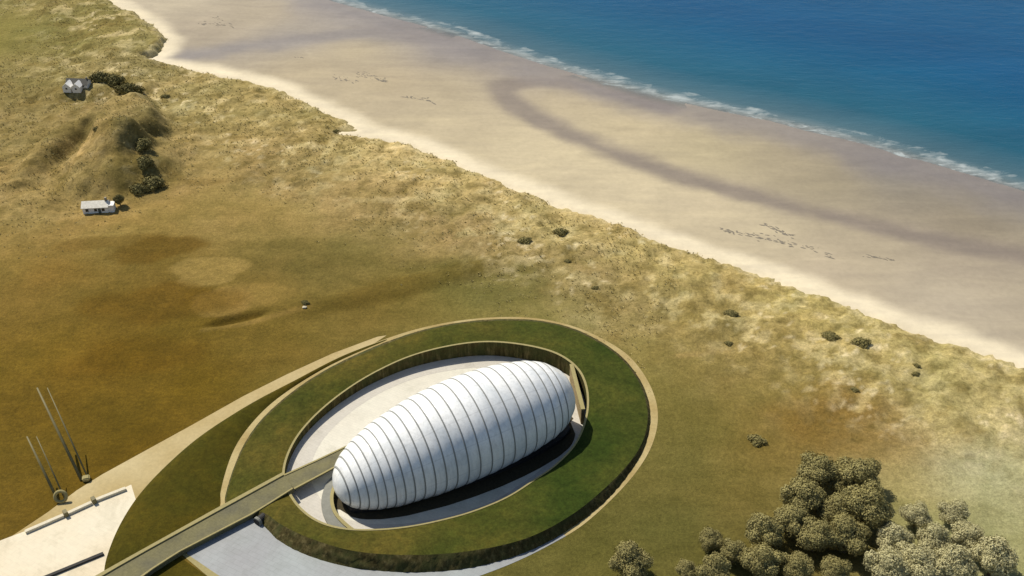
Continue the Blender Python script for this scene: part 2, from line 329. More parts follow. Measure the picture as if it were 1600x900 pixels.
O_base = [(351,791,0),(353,769,0),(363,735,0),(379,697,0),(401,663,0),(429,634,0),(465,605,0),(509,577,0),(557,553,0),(608,532,0),(660,515,0),(720,503,0),(780,498,0),(840,500,0),(891,511,0),(937,532,0),(973,558,0),(998,589,0),(1013,622,0),(1017,656,0),(1010,693,0),(989,732,0),(952,778,0),(895,824,0),(825,862,0),(740,887,0),(650,895,0),(560,889,0),(490,872,0),(436,846,0),(405,815,0),(378,804,0)]
I_top = [(441,745,.5),(446,715,.5),(464,680,.5),(495,645,.5),(538,610,.6),(585,581,.8),(640,556,1.2),(700,540,1.4),(760,533,1.4),(820,538,1.3),(870,551,1.2),(903,574,1.0),(918,605,1.0),(919,645,1.0),(903,690,1.2),(872,725,1.4),(837,750,1.6),(793,778,1.8),(740,800,2.0),(690,814,2.0),(640,824,2.0),(590,829,2.0),(540,828,1.9),(500,818,1.7),(470,798,1.4),(450,771,.9)]
NA = 288
ring_c = P2(690, 690, 0)
def polar(curve):
    pts = spline([P(*c) for c in curve], True, 12)
    a = np.array([math.atan2(p.y-ring_c[1], p.x-ring_c[0]) for p in pts]); r = np.array([math.hypot(p.x-ring_c[0], p.y-ring_c[1]) for p in pts]); z = np.array([p.z for p in pts])
    o = np.argsort(a); a, r, z = a[o], r[o], z[o]
    th = np.linspace(-math.pi, math.pi, NA, endpoint=False)
    rr = np.interp(th, a, r, period=2*math.pi); zz = np.interp(th, a, z, period=2*math.pi)
    k = np.array([1, 2, 3, 2, 1])/9.0
    sm = lambda q: np.convolve(np.concatenate([q[-2:], q, q[:2]]), k, 'valid')
    rr, zz = sm(rr), sm(zz)
    return np.stack([ring_c[0]+rr*np.cos(th), ring_c[1]+rr*np.sin(th), zz], 1)
cP = polar([(x, y, 0) for x, y in P_px]); cOt = polar(O_top); cOb = polar(O_base); cI = polar(I_top)
cOb[:, 2] = -0.05
O_poly = [tuple(p[:2]) for p in cOb]
campus_px = [(-120,870),(75,795),(220,705),(380,615),(600,515),(800,485),(950,520),(1030,590),(1040,680),(970,790),(820,890),(700,960),(-120,1080)]
campus = [P2(x, y) for x, y in campus_px]

# ------------------------------------------------------------------ terrain, beach and sea on one fine grid
def axis(a, b, step, far0, far1):
    core = list(np.arange(a, b+0.01, step)); lo = []; s = step; x = a
    while x > far0: s *= 1.35; x -= s; lo.append(x)
    hi = []; s = step; x = b
    while x < far1: s *= 1.35; x += s; hi.append(x)
    return np.array(lo[::-1] + core + hi)
ax_x = axis(-310, 330, 1.1, -9000, 9000); ax_y = axis(135, 660, 1.1, -9000, 9000)
X, Y = np.meshgrid(ax_x, ax_y, indexing='ij'); sh_ = X.shape
X = X.ravel(); Y = Y.ravel()
near = (X > -420) & (X < 440) & (Y > 60) & (Y < 800)
d_d = np.where(inside(X, Y, land_poly), 1.0, -1.0)*dist_poly(X, Y, dune_ext)      # + inland
d_s = np.where(inside(X, Y, sea_poly), 1.0, -1.0)*dist_poly(X, Y, shore_ext)      # + offshore
d_c = np.where(inside(X, Y, campus), -1.0, 1.0)*dist_poly(X, Y, campus+campus[:1])  # + outside campus
P_poly = [tuple(p[:2]) for p in cP]
d_c = np.minimum(d_c, np.where(inside(X, Y, P_poly), -1.0, 1.0)*dist_poly(X, Y, P_poly+P_poly[:1])-1.5)
d_o = np.where(inside(X, Y, O_poly), 1.0, -1.0)*dist_poly(X, Y, O_poly+O_poly[:1])  # + inside ring
# edge wobble
wob = (fbm(X/9, Y/9, 4)-0.5)*4.0 + (fbm(X/2.2, Y/2.2, 3)-0.5)*3.5
d_dw = d_d + wob*np.clip(1-np.abs(d_d)/25, 0, 1)
wild = sstep(-2, 4, d_d)*(1-sstep(28, 75, d_d + (fbm(X/30, Y/30, 3)-0.5)*45))
out = sstep(2, 22, d_c)
north = sstep(380, 430, Y + X*0.15)*sstep(-20, -120, -(-X))       # rough ground round the far left farm
def gpix(px, py): return P2(px, py)
def ell(px, py, rx, ry, ang=0):
    cx, cy = gpix(px, py); c, s = math.cos(ang), math.sin(ang)
    u = ((X-cx)*c+(Y-cy)*s)/rx; w = (-(X-cx)*s+(Y-cy)*c)/ry
    return np.sqrt(u*u+w*w)
wild = np.maximum(wild, (1-sstep(0.7, 1.25, ell(150, 170, 70, 95)))*sstep(2, 8, d_d))
wild = np.maximum(wild, 0.8*(1-sstep(0.6, 1.3, ell(1460, 610, 40, 32))))
Z = out*(fbm(X/22, Y/22, 4)-0.5)*1.8 + wild*((fbm(X/7, Y/7, 4)-0.45)*2.4 + (fbm(X/2.2, Y/2.2, 2)-0.5)*0.7)
Z += wild*(0.9*sstep(3, 14, d_d)*(1-sstep(20, 60, d_d)) + (fbm(X/3.4+50, Y/3.4, 3)-0.5)*1.1)
Z *= out
# hillocks by the far left farm
jit = (fbm(X/12, Y/12, 3)-0.5)*0.4
def mound(px, py, rx, ry, h, ang=0, lo=0.55, hi=1.0):
    return h*(1-sstep(lo, hi, ell(px, py, rx, ry, ang)+jit))
Z += mound(196, 212, 19, 36, 9.0, 0.1, 0.45, 1.0)
Z += mound(165, 262, 20, 25, 7.0, 0.0, 0.28, 1.05)
Z += mound(98, 228, 9, 38, 5.0, -0.25, 0.25, 1.1)
Z += mound(225, 262, 14, 22, 3.5, 0.0, 0.3, 1.1)
Z += mound(150, 137, 28, 16, 2.5, 0.0, 0.4, 1.1)
Z += mound(215, 55, 30, 60, 2.0, 0.4, 0.4, 1.1)
Z -= 1.4*(1-sstep(0.4, 1.0, ell(370, 498, 13, 2.6, 0.42)))
Z += 0.9*(1-sstep(0.3, 1.0, ell(640, 445, 42, 7, 0.42)))
front = sstep(-3.0, 3.0, d_dw)                                  # the dune face down to the beach
Zl = Z*front*(1-sstep(-1, 3.0, d_o)) + (-4.8)*(1-front)
Zl = np.where(d_o > 1.2, Zl + (-7.5-Zl)*sstep(1.2, 3.0, d_o), Zl)
beach_w = np.clip((-d_d)/np.maximum(-d_d - d_s + 1e-6, 1.0), 0, 1)
Zb = np.where(d_s < 0, -0.7 - (SEA_Z*-1 - 0.7)*beach_w**0.8, SEA_Z - d_s*0.06) + (fbm(X/16, Y/16, 3)-0.5)*0.5*(d_s < -8)
Zb = np.where(d_d > 0, -0.9 - 0.25*np.minimum(d_d, 12), Zb)

# ground tint: dry and green grass, with pale corner haze and hillock shade painted in
field_cp = [(100,430,130,102,45),(90,560,120,94,30),(200,560,112,86,22),(300,600,112,88,22),(100,640,110,86,24),(200,690,104,80,18),(300,500,118,92,30),(200,480,118,92,32),(250,390,122,98,40),(150,370,152,125,70),(330,350,155,130,78),(420,440,122,100,48),(420,530,115,94,38),(480,400,120,105,56),(550,400,124,108,60),(600,350,150,130,80),(520,330,165,140,88),(700,380,165,140,90),(640,450,116,98,45),(700,450,120,108,56),(560,490,120,100,48),(800,450,135,122,72),(800,475,115,107,54),(900,490,138,126,74),(900,430,160,138,88),(980,480,158,138,86),(1000,520,140,125,70),(1080,500,158,138,80),(1060,600,128,113,60),(1100,680,120,106,56),(1050,750,110,100,52),(1000,820,104,97,50),(950,870,96,90,42),(1150,760,118,102,52),(1200,700,124,101,50),(1250,660,134,106,50),(1150,620,128,112,58),(1300,600,148,128,66),(1330,650,130,103,46),(1400,600,175,155,95),(1450,660,183,166,104),(1400,700,165,140,85),(1500,580,190,172,110),(1500,670,185,168,105),(1420,760,165,146,94),(1490,750,180,174,138),(1530,730,182,176,142),(1450,830,166,161,118),(1500,880,166,162,120),(1380,860,140,126,74),(1300,850,100,86,42),(1200,850,104,90,46),(1100,860,100,92,46),
 (600,240,190,168,108),(700,280,194,171,110),(860,340,194,173,112),(1000,400,189,167,105),(1100,430,187,164,102),(1250,480,184,164,98),(1380,520,187,169,105),(450,180,170,150,92),(380,200,165,145,88),(300,250,165,140,85),(400,260,160,138,85),(300,150,165,148,92),(200,100,146,131,80),(110,60,132,121,64),(180,50,140,128,70),(225,60,155,142,85),(100,160,132,117,66),(100,220,142,123,70),(110,290,165,142,85),(200,340,160,132,75),(270,320,150,125,70),(320,300,158,132,80),(190,195,182,156,98),(165,250,150,128,74),(150,-60,150,138,85),(-80,300,140,118,66),(-80,600,112,88,26),(1700,750,180,170,120),(1400,1000,120,110,60),(200,760,104,80,18)]
beach_cp = [(400,25,186,171,146),(340,45,180,165,142),(450,60,168,158,146),(560,78,194,177,145),(600,130,190,172,140),(700,140,186,170,140),(480,110,188,171,140),(560,160,196,179,147),(700,200,204,187,153),(850,235,215,198,162),(900,140,194,177,145),(1000,200,200,183,148),(1000,300,215,198,163),(1100,330,208,191,158),(1100,235,190,175,140),(1250,260,170,156,128),(1300,285,165,152,125),(1300,420,197,180,152),(1450,300,142,132,115),(1400,268,136,131,126),(1500,420,178,163,140),(1480,470,196,181,156),(1500,350,152,139,117),(700,80,152,144,138),(600,50,152,146,142),(520,30,168,158,146),(800,115,165,153,138),(1350,380,180,165,138),(1200,370,200,184,152),(1560,300,140,132,118),(1600,480,180,166,142),(250,0,200,185,158)]
def rbf(cps, z, soft, mask):
    num = np.zeros((mask.sum(), 3)); den = np.zeros(mask.sum()); xs, ys = X[mask], Y[mask]
    for px, py, r_, g_, b_ in cps:
        cx, cy = P2(px, py, z); w = 1.0/((xs-cx)**2+(ys-cy)**2+soft**2)**1.6
        num += w[:, None]*np.array(alb((r_, g_, b_))); den += w
    out_ = np.full((len(X), 3), 0.2); out_[mask] = num/den[:, None]; return out_
allm = np.ones(len(X), bool)
tg = rbf(field_cp, 0, 10, allm); tb = rbf(beach_cp, -2, 14, allm)*np.array([.965, .985, 1.0])
def blend(T, w, c):
    T += w[:, None]*(np.array(alb(c))-T)
# broken patches in the field
nz = (fbm(X/12, Y/12, 4)-0.5)
tg *= np.array([0.95, 1.01, 0.90]) + (np.array([1.06, 1.09, 1.20])-np.array([0.95, 1.01, 0.90]))*np.clip(wild*1.2, 0, 1)[:, None]
blend(tg, 0.85*(1-sstep(0.85, 1.0, ell(322, 415, 14, 7)+nz*0.8)), (155, 132, 72)); blend(tg, 0.8*(1-sstep(0.85, 1.0, ell(325, 432, 9, 6)+nz*0.8)), (152, 129, 70)); blend(tg, 0.6*(1-sstep(0.7, 1.0, ell(390, 460, 15, 8)+nz*0.8)), (146, 122, 62)); blend(tg, 0.6*(1-sstep(0.5, 1.1, ell(312, 462, 6, 7)+nz*0.8)), (112, 88, 24)); blend(tg, 0.5*(1-sstep(0.5, 1.1, ell(475, 408, 20, 16)+nz*0.8)), (112, 98, 48)); blend(tg, 0.5*(1-sstep(0.5, 1.1, ell(760, 440, 30, 14)+nz*0.8)), (112, 106, 54)); blend(tg, 0.5*(1-sstep(0.5, 1.1, ell(170, 380, 22, 5, .15)+nz*0.8)), (118, 92, 34)); blend(tg, 0.4*(1-sstep(0.6, 1.1, ell(165, 240, 28, 45)+nz*.8)), (118, 106, 58)); blend(tg, 0.45*(1-sstep(0.5, 1.1, ell(218, 228, 10, 22)+nz*0.8)), (84, 82, 42)); blend(tg, 0.5*(1-sstep(0.5, 1.1, ell(235, 285, 14, 16)+nz*0.8)), (100, 90, 40))  # steep side of the hillock: scrub and its shade, both in the tint
blend(tg, 0.7*(1-sstep(0.8, 1.0, ell(348, 472, 9, 9)+nz*0.9)), (146, 120, 62))
blend(tg, 0.75*(1-sstep(0.6, 1.05, ell(235, 392, 22, 8, 0.25)+nz)), (108, 84, 26))
blend(tg, 0.7*(1-sstep(0.6, 1.1, ell(235, 472, 26, 11, 0.1)+nz)), (106, 82, 22))
blend(tg, 0.5*(1-sstep(0.5, 1.1, ell(230, 555, 28, 10, 0.1)+nz)), (98, 74, 12))
blend(tg, 0.6*(1-sstep(0.4, 1.1, ell(640, 447, 46, 7, 0.42)+nz*0.6)), (100, 84, 30))
blend(tg, 0.5*(1-sstep(0.4, 1.1, ell(1320, 660, 22, 18)+nz*0.8)), (118, 92, 34))
blend(tg, 0.8*(1-sstep(0.5, 1.0, ell(368, 497, 12, 1.8, 0.42))), (84, 68, 18))
for line, wd, c, k in [([(480,480),(430,493),(380,508),(320,516)], 1.2, (150, 124, 66), 0.5), ([(1180,498),(1172,515),(1165,530)], 1.2, (214, 196, 140), 0.8), ([(1440,578),(1395,588),(1365,605),(1340,640)], 1.6, (205, 186, 128), 0.6), ([(1165,540),(1120,548),(1060,556)], 1.0, (175, 152, 96), 0.5), ([(1290,575),(1230,590),(1210,605)], 1.2, (180, 158, 100), 0.5), ([(535,206),(520,225),(505,250)], 1.3, (214, 196, 140), 0.6), ([(75,125),(130,105),(210,95),(240,92)], 2.2, (176, 160, 108), 0.55), ([(100,158),(160,160),(240,168),(250,185)], 1.6, (105, 98, 52), 0.6), ([(75,240),(110,195),(128,160)], 1.6, (115, 105, 60), 0.5), ([(120,275),(140,255),(150,235),(185,225)], 2.0, (190, 164, 106), 0.6), ([(260,270),(300,285),(380,280)], 2.0, (130, 108, 56), 0.5)]:
    blend(tg, k*(1-sstep(0.4, 1.6, dist_poly(X, Y, [P2(*q) for q in line])/wd + nz*0.8)), c)
# marram: pale and dark clumps
wd = wild*(1-.85*sstep(32, 62, d_d)); cl = fbm(X/5.0+9, Y/5.0, 4); blend(tg, wd*0.5*sstep(0.57, 0.66, cl), (214, 197, 145)); cl2 = fbm(X/2.4+70, Y/2.4, 3); blend(tg, wd*0.7*sstep(0.66, 0.74, cl2)*sstep(.45, .6, fbm(X/20+5, Y/20, 3)), (226, 210, 166)); blend(tg, wild*.5*sstep(.36, .27, cl2), (112, 100, 54)); blend(tg, wild*0.55*sstep(0.40, 0.28, cl), (120, 104, 52))
blend(tg, 0.7*(1-sstep(0.0, 5.0, d_dw+(fbm(X/2.0, Y/2.0, 3)-0.5)*9)), (216, 199, 150))
# bare sand where the dune face breaks
blend(tg, (1-sstep(-2.5, -0.2, d_dw)), (236, 220, 182))
# beach: dry bright strip under the dunes, wet tide channels
dry = (1-sstep(3, 12, -d_d + nz*6))
blend(tb, dry*0.95, (240, 226, 194))
chan = [(1620,402),(1520,384),(1400,360),(1250,325),(1100,285),(1000,254),(900,214),(850,190),(802,160),(786,142),(806,128),(870,126),(950,140),(1040,165)]
chan2 = [(255,97),(275,92),(330,82),(400,70),(500,56),(600,46),(680,62)]
dc = dist_poly(X, Y, [tuple(p[:2]) for p in spline([P(x, y, -2) for x, y in chan], False, 6)])
dc2 = dist_poly(X, Y, [tuple(p[:2]) for p in spline([P(x, y, -2) for x, y in chan2], False, 6)])
w1 = (1-sstep(1.0, 11.0, dc+nz*7)); w2 = (1-sstep(2.0, 14.0, dc2+nz*9))
blend(tb, 0.9*w1, (142, 130, 117)); blend(tb, 0.95*w2*sstep(4, 12, -d_d), (146, 138, 131))
ws = sstep(-30, -6, d_s+nz*14)
blend(tb, 0.75*ws, (142, 134, 130))
wet = np.clip(np.maximum(ws, np.maximum(w1*0.7, w2*0.7)), 0, 1)
Zb -= 0.35*w1 + 0.3*w2*sstep(6, 14, -d_d)

I_, J_ = sh_
idx = np.arange(I_*J_).reshape(sh_)
quads = np.stack([idx[:-1, :-1], idx[1:, :-1], idx[1:, 1:], idx[:-1, 1:]], -1).reshape(-1, 4)
def sheet(name, Zv, keep_v, mat, attrs, label_kind='structure'):
    q = quads[keep_v[quads].any(1)]
    used = np.unique(q); remap = np.full(len(X), -1); remap[used] = np.arange(len(used))
    q = remap[q]
    me = bpy.data.meshes.new(name)
    me.vertices.add(len(used)); me.vertices.foreach_set('co', np.stack([X[used], Y[used], Zv[used]], 1).astype(np.float32).ravel())
    me.loops.add(q.size); me.loops.foreach_set('vertex_index', q.ravel().astype(np.int32))
    me.polygons.add(len(q)); me.polygons.foreach_set('loop_start', (np.arange(len(q))*4).astype(np.int32))
    me.polygons.foreach_set('loop_total', np.full(len(q), 4, np.int32)); me.polygons.foreach_set('use_smooth', np.ones(len(q), bool))
    me.update(calc_edges=True)
    for an, av in attrs.items():
        if av.ndim == 2:
            a = me.attributes.new(an, 'FLOAT_COLOR', 'POINT'); a.data.foreach_set('color', np.concatenate([av[used], np.ones((len(used), 1))], 1).astype(np.float32).ravel())
        else:
            a = me.attributes.new(an, 'FLOAT', 'POINT'); a.data.foreach_set('value', av[used].astype(np.float32))
    me.materials.append(mat); o = bpy.data.objects.new(name, me); COL.objects.link(o)
    o['kind'] = label_kind; return o
sheet('ground', Zl, d_dw > -6, M_['ground'], {'tint': tg, 'wild': wild})
sheet('beach', Zb, (d_d < 6) & (d_s < 60), M_['sand'], {'tint': tb, 'wet': wet})
# surf line strength varies along the shore
along = X*0.84 - Y*0.54
band = fbm(along/28, along*0+3.3, 3)
fw = 1.8 + 3.6*(1-sstep(-60, 210, along+120)) + 3.0*band
foam = 0.38*np.exp(-((d_s-1.0+ (fbm(X/6, Y/6, 3)-0.5)*9)/fw)**2) + 0.14*sstep(0.5, 0.75, band)*np.exp(-((d_s-5)/2.5)**2)
foam += 0.2*np.exp(-((d_s-9-4*(band-0.5))/1.6)**2)*sstep(0.45, 0.6, fbm(along/14+40, along*0, 2))
swell = 0.12*(fbm(X/5, Y/5, 3)-0.5)
for sx_, sy_, w_ in [(1262,193,8),(1410,234,4),(660,46,4),(1150,176,5)]:
    e_ = ell(sx_, sy_, w_, 2.2, R(-33)); foam += 0.22*np.exp(-e_**2); swell += 0.5*np.exp(-e_**2)
foam *= sstep(-9, 2, d_s)
sheet('sea', np.full(len(X), SEA_Z)+swell*sstep(-3, 6, d_s), d_s > -13, M_['sea'], {'offshore': d_s, 'foam': foam})

def ground_z(x, y):
    i = np.clip(np.searchsorted(ax_x, x)-1, 0, len(ax_x)-2); j = np.clip(np.searchsorted(ax_y, y)-1, 0, len(ax_y)-2)
    return float(Zl.reshape(sh_)[i, j])
def on_ground(px, py):
    x, y = P2(px, py); z = ground_z(x, y)
    for _ in range(3):
        x, y = P2(px, py, z); z = ground_z(x, y)
    return Vector((x, y, z))

# ------------------------------------------------------------------ paved sheets, lawns
def flat(name, pix, z, mat, kind='structure', thick=0.0, sub=6):
    pts = spline([P(x, y, z) for x, y in pix], True, sub) if sub else [P(x, y, z) for x, y in pix]
    tri = geometry.tessellate_polygon([pts])
    vs = list(pts); fs = [list(f) for f in tri]
    n = len(pts)
    if thick:
        vs += [p - Vector((0, 0, thick)) for p in pts]
        fs += [[i, (i+1) % n, n+(i+1) % n, n+i] for i in range(n)]
    bm = bmesh.new(); bv = [bm.verts.new(v) for v in vs]
    for f in fs:
        try: bm.faces.new([bv[i] for i in f])
        except ValueError: pass
    o = bm_obj(name, bm, mat); o['kind'] = kind; return o
def strip(name, A, B, mat, parent=None, rows=1, smooth=False, crown=0.0, closed=True):
    vs = []; n = len(A)
    for k in range(rows+1):
        t_ = k/rows
        q = A*(1-t_)+B*t_
        if crown: q = q + np.array([0, 0, crown*math.sin(math.pi*t_)])
        vs += [tuple(v) for v in q]
    fs = []
    for k in range(rows):
        for i in range(n if closed else n-1):
            j = (i+1) % n
            fs.append((k*n+i, k*n+j, (k+1)*n+j, (k+1)*n+i))
    o = mesh_obj(name, vs, fs, mat, parent, smooth)
    bm = bmesh.new(); bm.from_mesh(o.data); bmesh.ops.recalc_face_normals(bm, faces=bm.faces); bm.to_mesh(o.data); bm.free()
    return o
zP = cP.copy(); zP[:, 2] = 0.05; zO = cOb.copy(); zO[:, 2] = 0.05
zO[:, :2] += (np.array(ring_c)-zO[:, :2])*0.012
# gravel path round most of the ring; pale paving in the south-west quarter
th = np.linspace(-math.pi, math.pi, NA, endpoint=False)
a0 = math.atan2(*(np.array(P2(350, 800))-ring_c)[::-1]); a1 = math.atan2(*(np.array(P2(880, 838))-ring_c)[::-1])
pal = (th >= a0-0.02) & (th <= a1+0.02) if a0 < a1 else ((th >= a0-0.02) | (th <= a1+0.02))
pi = np.where(pal)[0]; gi = np.concatenate([np.arange(pi[-1], NA), np.arange(0, pi[0]+1)])
strip('pavement', zP[pi], zO[pi], M_['pale_paving'], closed=False, rows=2)['kind'] = 'structure'
strip('path', zP[gi], zO[gi], M_['gravel'], closed=False, rows=2)['kind'] = 'structure'
flat('plaza', [(-160,905),(60,822),(130,793),(205,757),(215,790),(200,840),(190,900),(200,960),(-160,1060)], 0.03, M_['cream'], sub=0)
flat('sweeping_path', [(-160,955),(0,850),(75,800),(120,766),(160,741),(220,708),(300,664),(380,619),(450,584),(520,552),(590,526),(604,524),(570,546),(520,570),(460,602),(402,632),(355,660),(300,702),(255,748),(215,790),(180,802),(-30,880)], 0.02, M_['sweep'], sub=0)
# lens shaped lawn mound between the sweeping path and the ring
lens_o = [(607,529,0),(560,546,0),(520,564,0),(460,596,0),(402,626,0),(352,655,0),(302,690,0),(252,735,0),(216,775,0),(190,815,0),(172,855,0),(163,890,0),(168,915,0),(185,920,0)]
lens_i = [(607,531,0),(556,552,0),(510,574,0),(460,604,0),(420,634,0),(388,668,0),(366,702,0),(352,740,0),(344,775,0),(342,800,0),(330,812,0),(300,830,0),(260,855,0),(205,905,0)]
A = np.array([tuple(v) for v in spline([P(x, y, 0.04) for x, y, _ in lens_o], False, 6)]); B = np.array([tuple(v) for v in spline([P(x, y, 0.04) for x, y, _ in lens_i], False, 6)])
n_ = len(A); hgt = 1.5*np.sin(np.linspace(0, 1, n_)*math.pi*0.78)**1.2
rows = []
for k in range(9):
    t_ = k/8; q = A*(1-t_)+B*t_
    q[:, 2] = 0.04 + hgt*(1-math.exp(-t_*11))*(1-t_**3)
    rows.append(q)
vs = [tuple(v) for q in rows for v in q]
fs = [(k*n_+i, k*n_+i+1, (k+1)*n_+i+1, (k+1)*n_+i) for k in range(8) for i in range(n_-1)]
o = mesh_obj('lawn', vs, fs, M_['lens_grass'], None, True); o['kind'] = 'structure'
bm = bmesh.new(); bm.from_mesh(o.data); bmesh.ops.recalc_face_normals(bm, faces=bm.faces); bm.to_mesh(o.data); bm.free()
flat('kerb_strip', [(274,858),(284,860),(340,898),(420,945),(398,948),(330,905)], 0.075, M_['kerb'], sub=0)
flat('lawn', [(272,864),(330,905),(398,950),(150,980),(190,915)], 0.065, M_['lens_grass'], sub=0)

# ------------------------------------------------------------------ grass ring bank with its sunken court
rc = Vector((ring_c[0], ring_c[1], 0))
ring = empty('ring_bank', rc, 0, 'large oval grass bank encircling the white ribbed building, its steep earth face towards the viewer', 'grass bank')
def rel(A_): return A_ - np.array([rc.x, rc.y, 0])
strip('turf', rel(cOt), rel(cI), M_['ring_grass'], ring, rows=8, smooth=True, crown=0.35)
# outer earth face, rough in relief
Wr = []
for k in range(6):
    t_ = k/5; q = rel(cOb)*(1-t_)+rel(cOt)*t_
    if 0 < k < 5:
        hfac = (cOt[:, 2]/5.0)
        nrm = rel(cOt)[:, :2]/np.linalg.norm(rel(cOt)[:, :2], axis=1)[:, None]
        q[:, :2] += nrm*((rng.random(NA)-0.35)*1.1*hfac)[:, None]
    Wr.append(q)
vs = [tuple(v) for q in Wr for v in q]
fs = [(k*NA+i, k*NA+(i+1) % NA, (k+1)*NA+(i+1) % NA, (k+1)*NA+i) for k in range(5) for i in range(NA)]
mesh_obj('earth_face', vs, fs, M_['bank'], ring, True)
# thin pale kerb on the crest of the inner edge + retaining wall
k1 = rel(cI).copy(); k2 = k1.copy(); k2[:, :2] *= 0.985; k1[:, 2] += 0.12; k2[:, 2] += 0.12
strip('kerb', k1, k2, M_['kerb'], ring)
w1_ = k2.copy(); w2_ = k2.copy(); w2_[:, 2] = [floor_z(v[0]+rc.x, v[1]+rc.y)-0.3 for v in w2_]
strip('retaining_wall', w1_, w2_, M_['bank'], ring)
k3 = k1.copy(); k3[:, 2] -= 0.4; strip('kerb_face', k1, k3, M_['kerb'], ring)
fl = k2.copy(); fl[:, :2] *= 1.01; fl[:, 2] = [floor_z(v[0]+rc.x, v[1]+rc.y) for v in fl]
cc = fl.mean(0); fa = []
for k in range(7): fa += [tuple(cc+(v-cc)*(1-k/7)+np.array([rc.x, rc.y, 0])) for v in fl]
fa = [(x, y, floor_z(x, y)) for x, y, z in fa]
ff = [(k*NA+i, k*NA+(i+1) % NA, (k+1)*NA+(i+1) % NA, (k+1)*NA+i) for k in range(6) for i in range(NA)]+[tuple(6*NA+i for i in range(NA))]
b0 = np.array([[v[0]+rc.x, v[1]+rc.y, floor_z(v[0]+rc.x, v[1]+rc.y)+.025] for v in fl]); bc = b0.mean(0); b1 = bc+(b0-bc)*np.array([.84, .84, 1]); b1[:, 2] = [floor_z(v[0], v[1])+.025 for v in b1]
strip('paving_border', b0, b1, M_['border'])['kind'] = 'structure'
court = mesh_obj('courtyard', fa, ff, M_['floor']); court['kind'] = 'structure'

# ------------------------------------------------------------------ footbridge
def slab(name, L, Rr, z, th_, mat, parent, org):
    vs = []
    for a, b_ in zip(L, Rr):
        pa, pb = P(*a, z)-org, P(*b_, z)-org
        vs += [pa, pb, pb-Vector((0, 0, th_)), pa-Vector((0, 0, th_))]
    fs = []
    for i in range(len(L)-1):
        for k in range(4): fs.append((i*4+k, i*4+(k+1) % 4, (i+1)*4+(k+1) % 4, (i+1)*4+k))
    fs += [(0, 1, 2, 3), tuple(4*(len(L)-1)+k for k in (3, 2, 1, 0))]
    bm = bmesh.new(); bv = [bm.verts.new(v) for v in vs]
    for f in fs: bm.faces.new([bv[i] for i in f])
    return bm_obj(name, bm, mat, parent)
bo = P(345, 822, 0)
BZ = 1.5
br = empty('footbridge', bo, 0, 'straight grey olive causeway crossing the lawn and grass bank to the ribbed building', 'footbridge')
Lp = [(96,930),(160,893),(345,790),(441,738)]; Rp = [(180,934),(232,893),(280,862),(400,800),(458,763)]
def lerp_line(pts, n):
    pts = [Vector((*p, 0)) for p in pts]; L = [0]
    for a, b_ in zip(pts[:-1], pts[1:]): L.append(L[-1]+(b_-a).length)
    o_ = []
    for k in range(n):
        s = L[-1]*k/(n-1)
        for i in range(len(pts)-1):
            if s <= L[i+1]+1e-6:
                q = pts[i].lerp(pts[i+1], (s-L[i])/(L[i+1]-L[i])); o_.append((q.x, q.y)); break
    return o_
Lb, Rb = lerp_line(Lp, 14), lerp_line(Rp, 14)
slab('deck', Lb, Rb, BZ, 1.6, M_['deck'], br, bo)
sub_ = lambda p, q, f: (p[0]+(q[0]-p[0])*f, p[1]+(q[1]-p[1])*f)
slab('kerb', [sub_(a, b_, 0.0) for a, b_ in zip(Lb, Rb)], [sub_(a, b_, 0.14) for a, b_ in zip(Lb, Rb)], BZ+0.35, 0.36, M_['kerb'], br, bo)
slab('kerb', [sub_(a, b_, 0.94) for a, b_ in zip(Lb, Rb)], [sub_(a, b_, 1.0) for a, b_ in zip(Lb, Rb)], BZ+0.3, 0.31, M_['kerb'], br, bo)
go = P(490, 735, 0)
gw = empty('gangway', go, 0, 'narrow grey gangway over the pale court leading to the door of the ribbed building', 'gangway')
Lg, Rg = lerp_line([(441,742),(490,720),(545,694)], 5), lerp_line([(460,764),(505,740),(545,718)], 5)
slab('deck', Lg, Rg, 0.9, 0.5, M_['deck'], gw, go)
slab('kerb', Lg, [sub_(a, b_, 0.08) for a, b_ in zip(Lg, Rg)], 1.1, 0.19, M_['kerb'], gw, go)
slab('kerb', [sub_(a, b_, 0.92) for a, b_ in zip(Lg, Rg)], Rg, 1.1, 0.19, M_['kerb'], gw, go)
# culvert mouth beside the bridge end
cu = P(407, 817, 0.0)
bm = bmesh.new(); add_tube(bm, [(0, 0, 0.75), (1.6, 2.2, 0.75)], [.95, .95], 16)
cvt = empty('culvert', cu + Vector((-0.8, -0.6, 0)), 0, 'dark round culvert mouth where the causeway meets the foot of the grass bank', 'culvert')
o = bm_obj('pipe', bm, M_['dark'], cvt)
bm = bmesh.new(); add_tube(bm, [(0.08, 0.11, 0.75), (0.5, 0.7, 0.75)], [1.2, 1.2], 16); bm_obj('rim', bm, M_['grey_wall'], cvt)

# ------------------------------------------------------------------ the ribbed building
Ta, Hb = P(523, 766, 3.4), P(889, 608, 6.8)
pod_org = Vector(((Ta.x+Hb.x)/2, (Ta.y+Hb.y)/2, FLOOR))
pod = empty('ribbed_building', pod_org, 0, 'white ribbed egg shaped building lying in the oval court', 'building')
axv = Hb-Ta; Lx = math.hypot(axv.x, axv.y); ah = Vector((axv.x/Lx, axv.y/Lx, 0)); pn = Vector((-ah.y, ah.x, 0))
RMAX = 13.6
prof_t = np.array([0, .004, .015, .035, .06, .12, .2, .35, .46, .57, .67, .75, .85, .92, .97, .99, 1.0])
prof_r = np.array([0, .15, .29, .42, .53, .69, .82, .95, .99, 1.0, .97, .925, .825, .69, .48, .28, 0.0])*RMAX
seams = [.028,.055,.083,.112,.142,.173,.206,.241,.278,.317,.358,.401,.446,.493,.541,.59,.64,.69,.74,.788,.832,.872,.906]
def prof(t_):
    tt = np.linspace(0, 1, 801)
    return float(np.interp(t_, prof_t, prof_r))
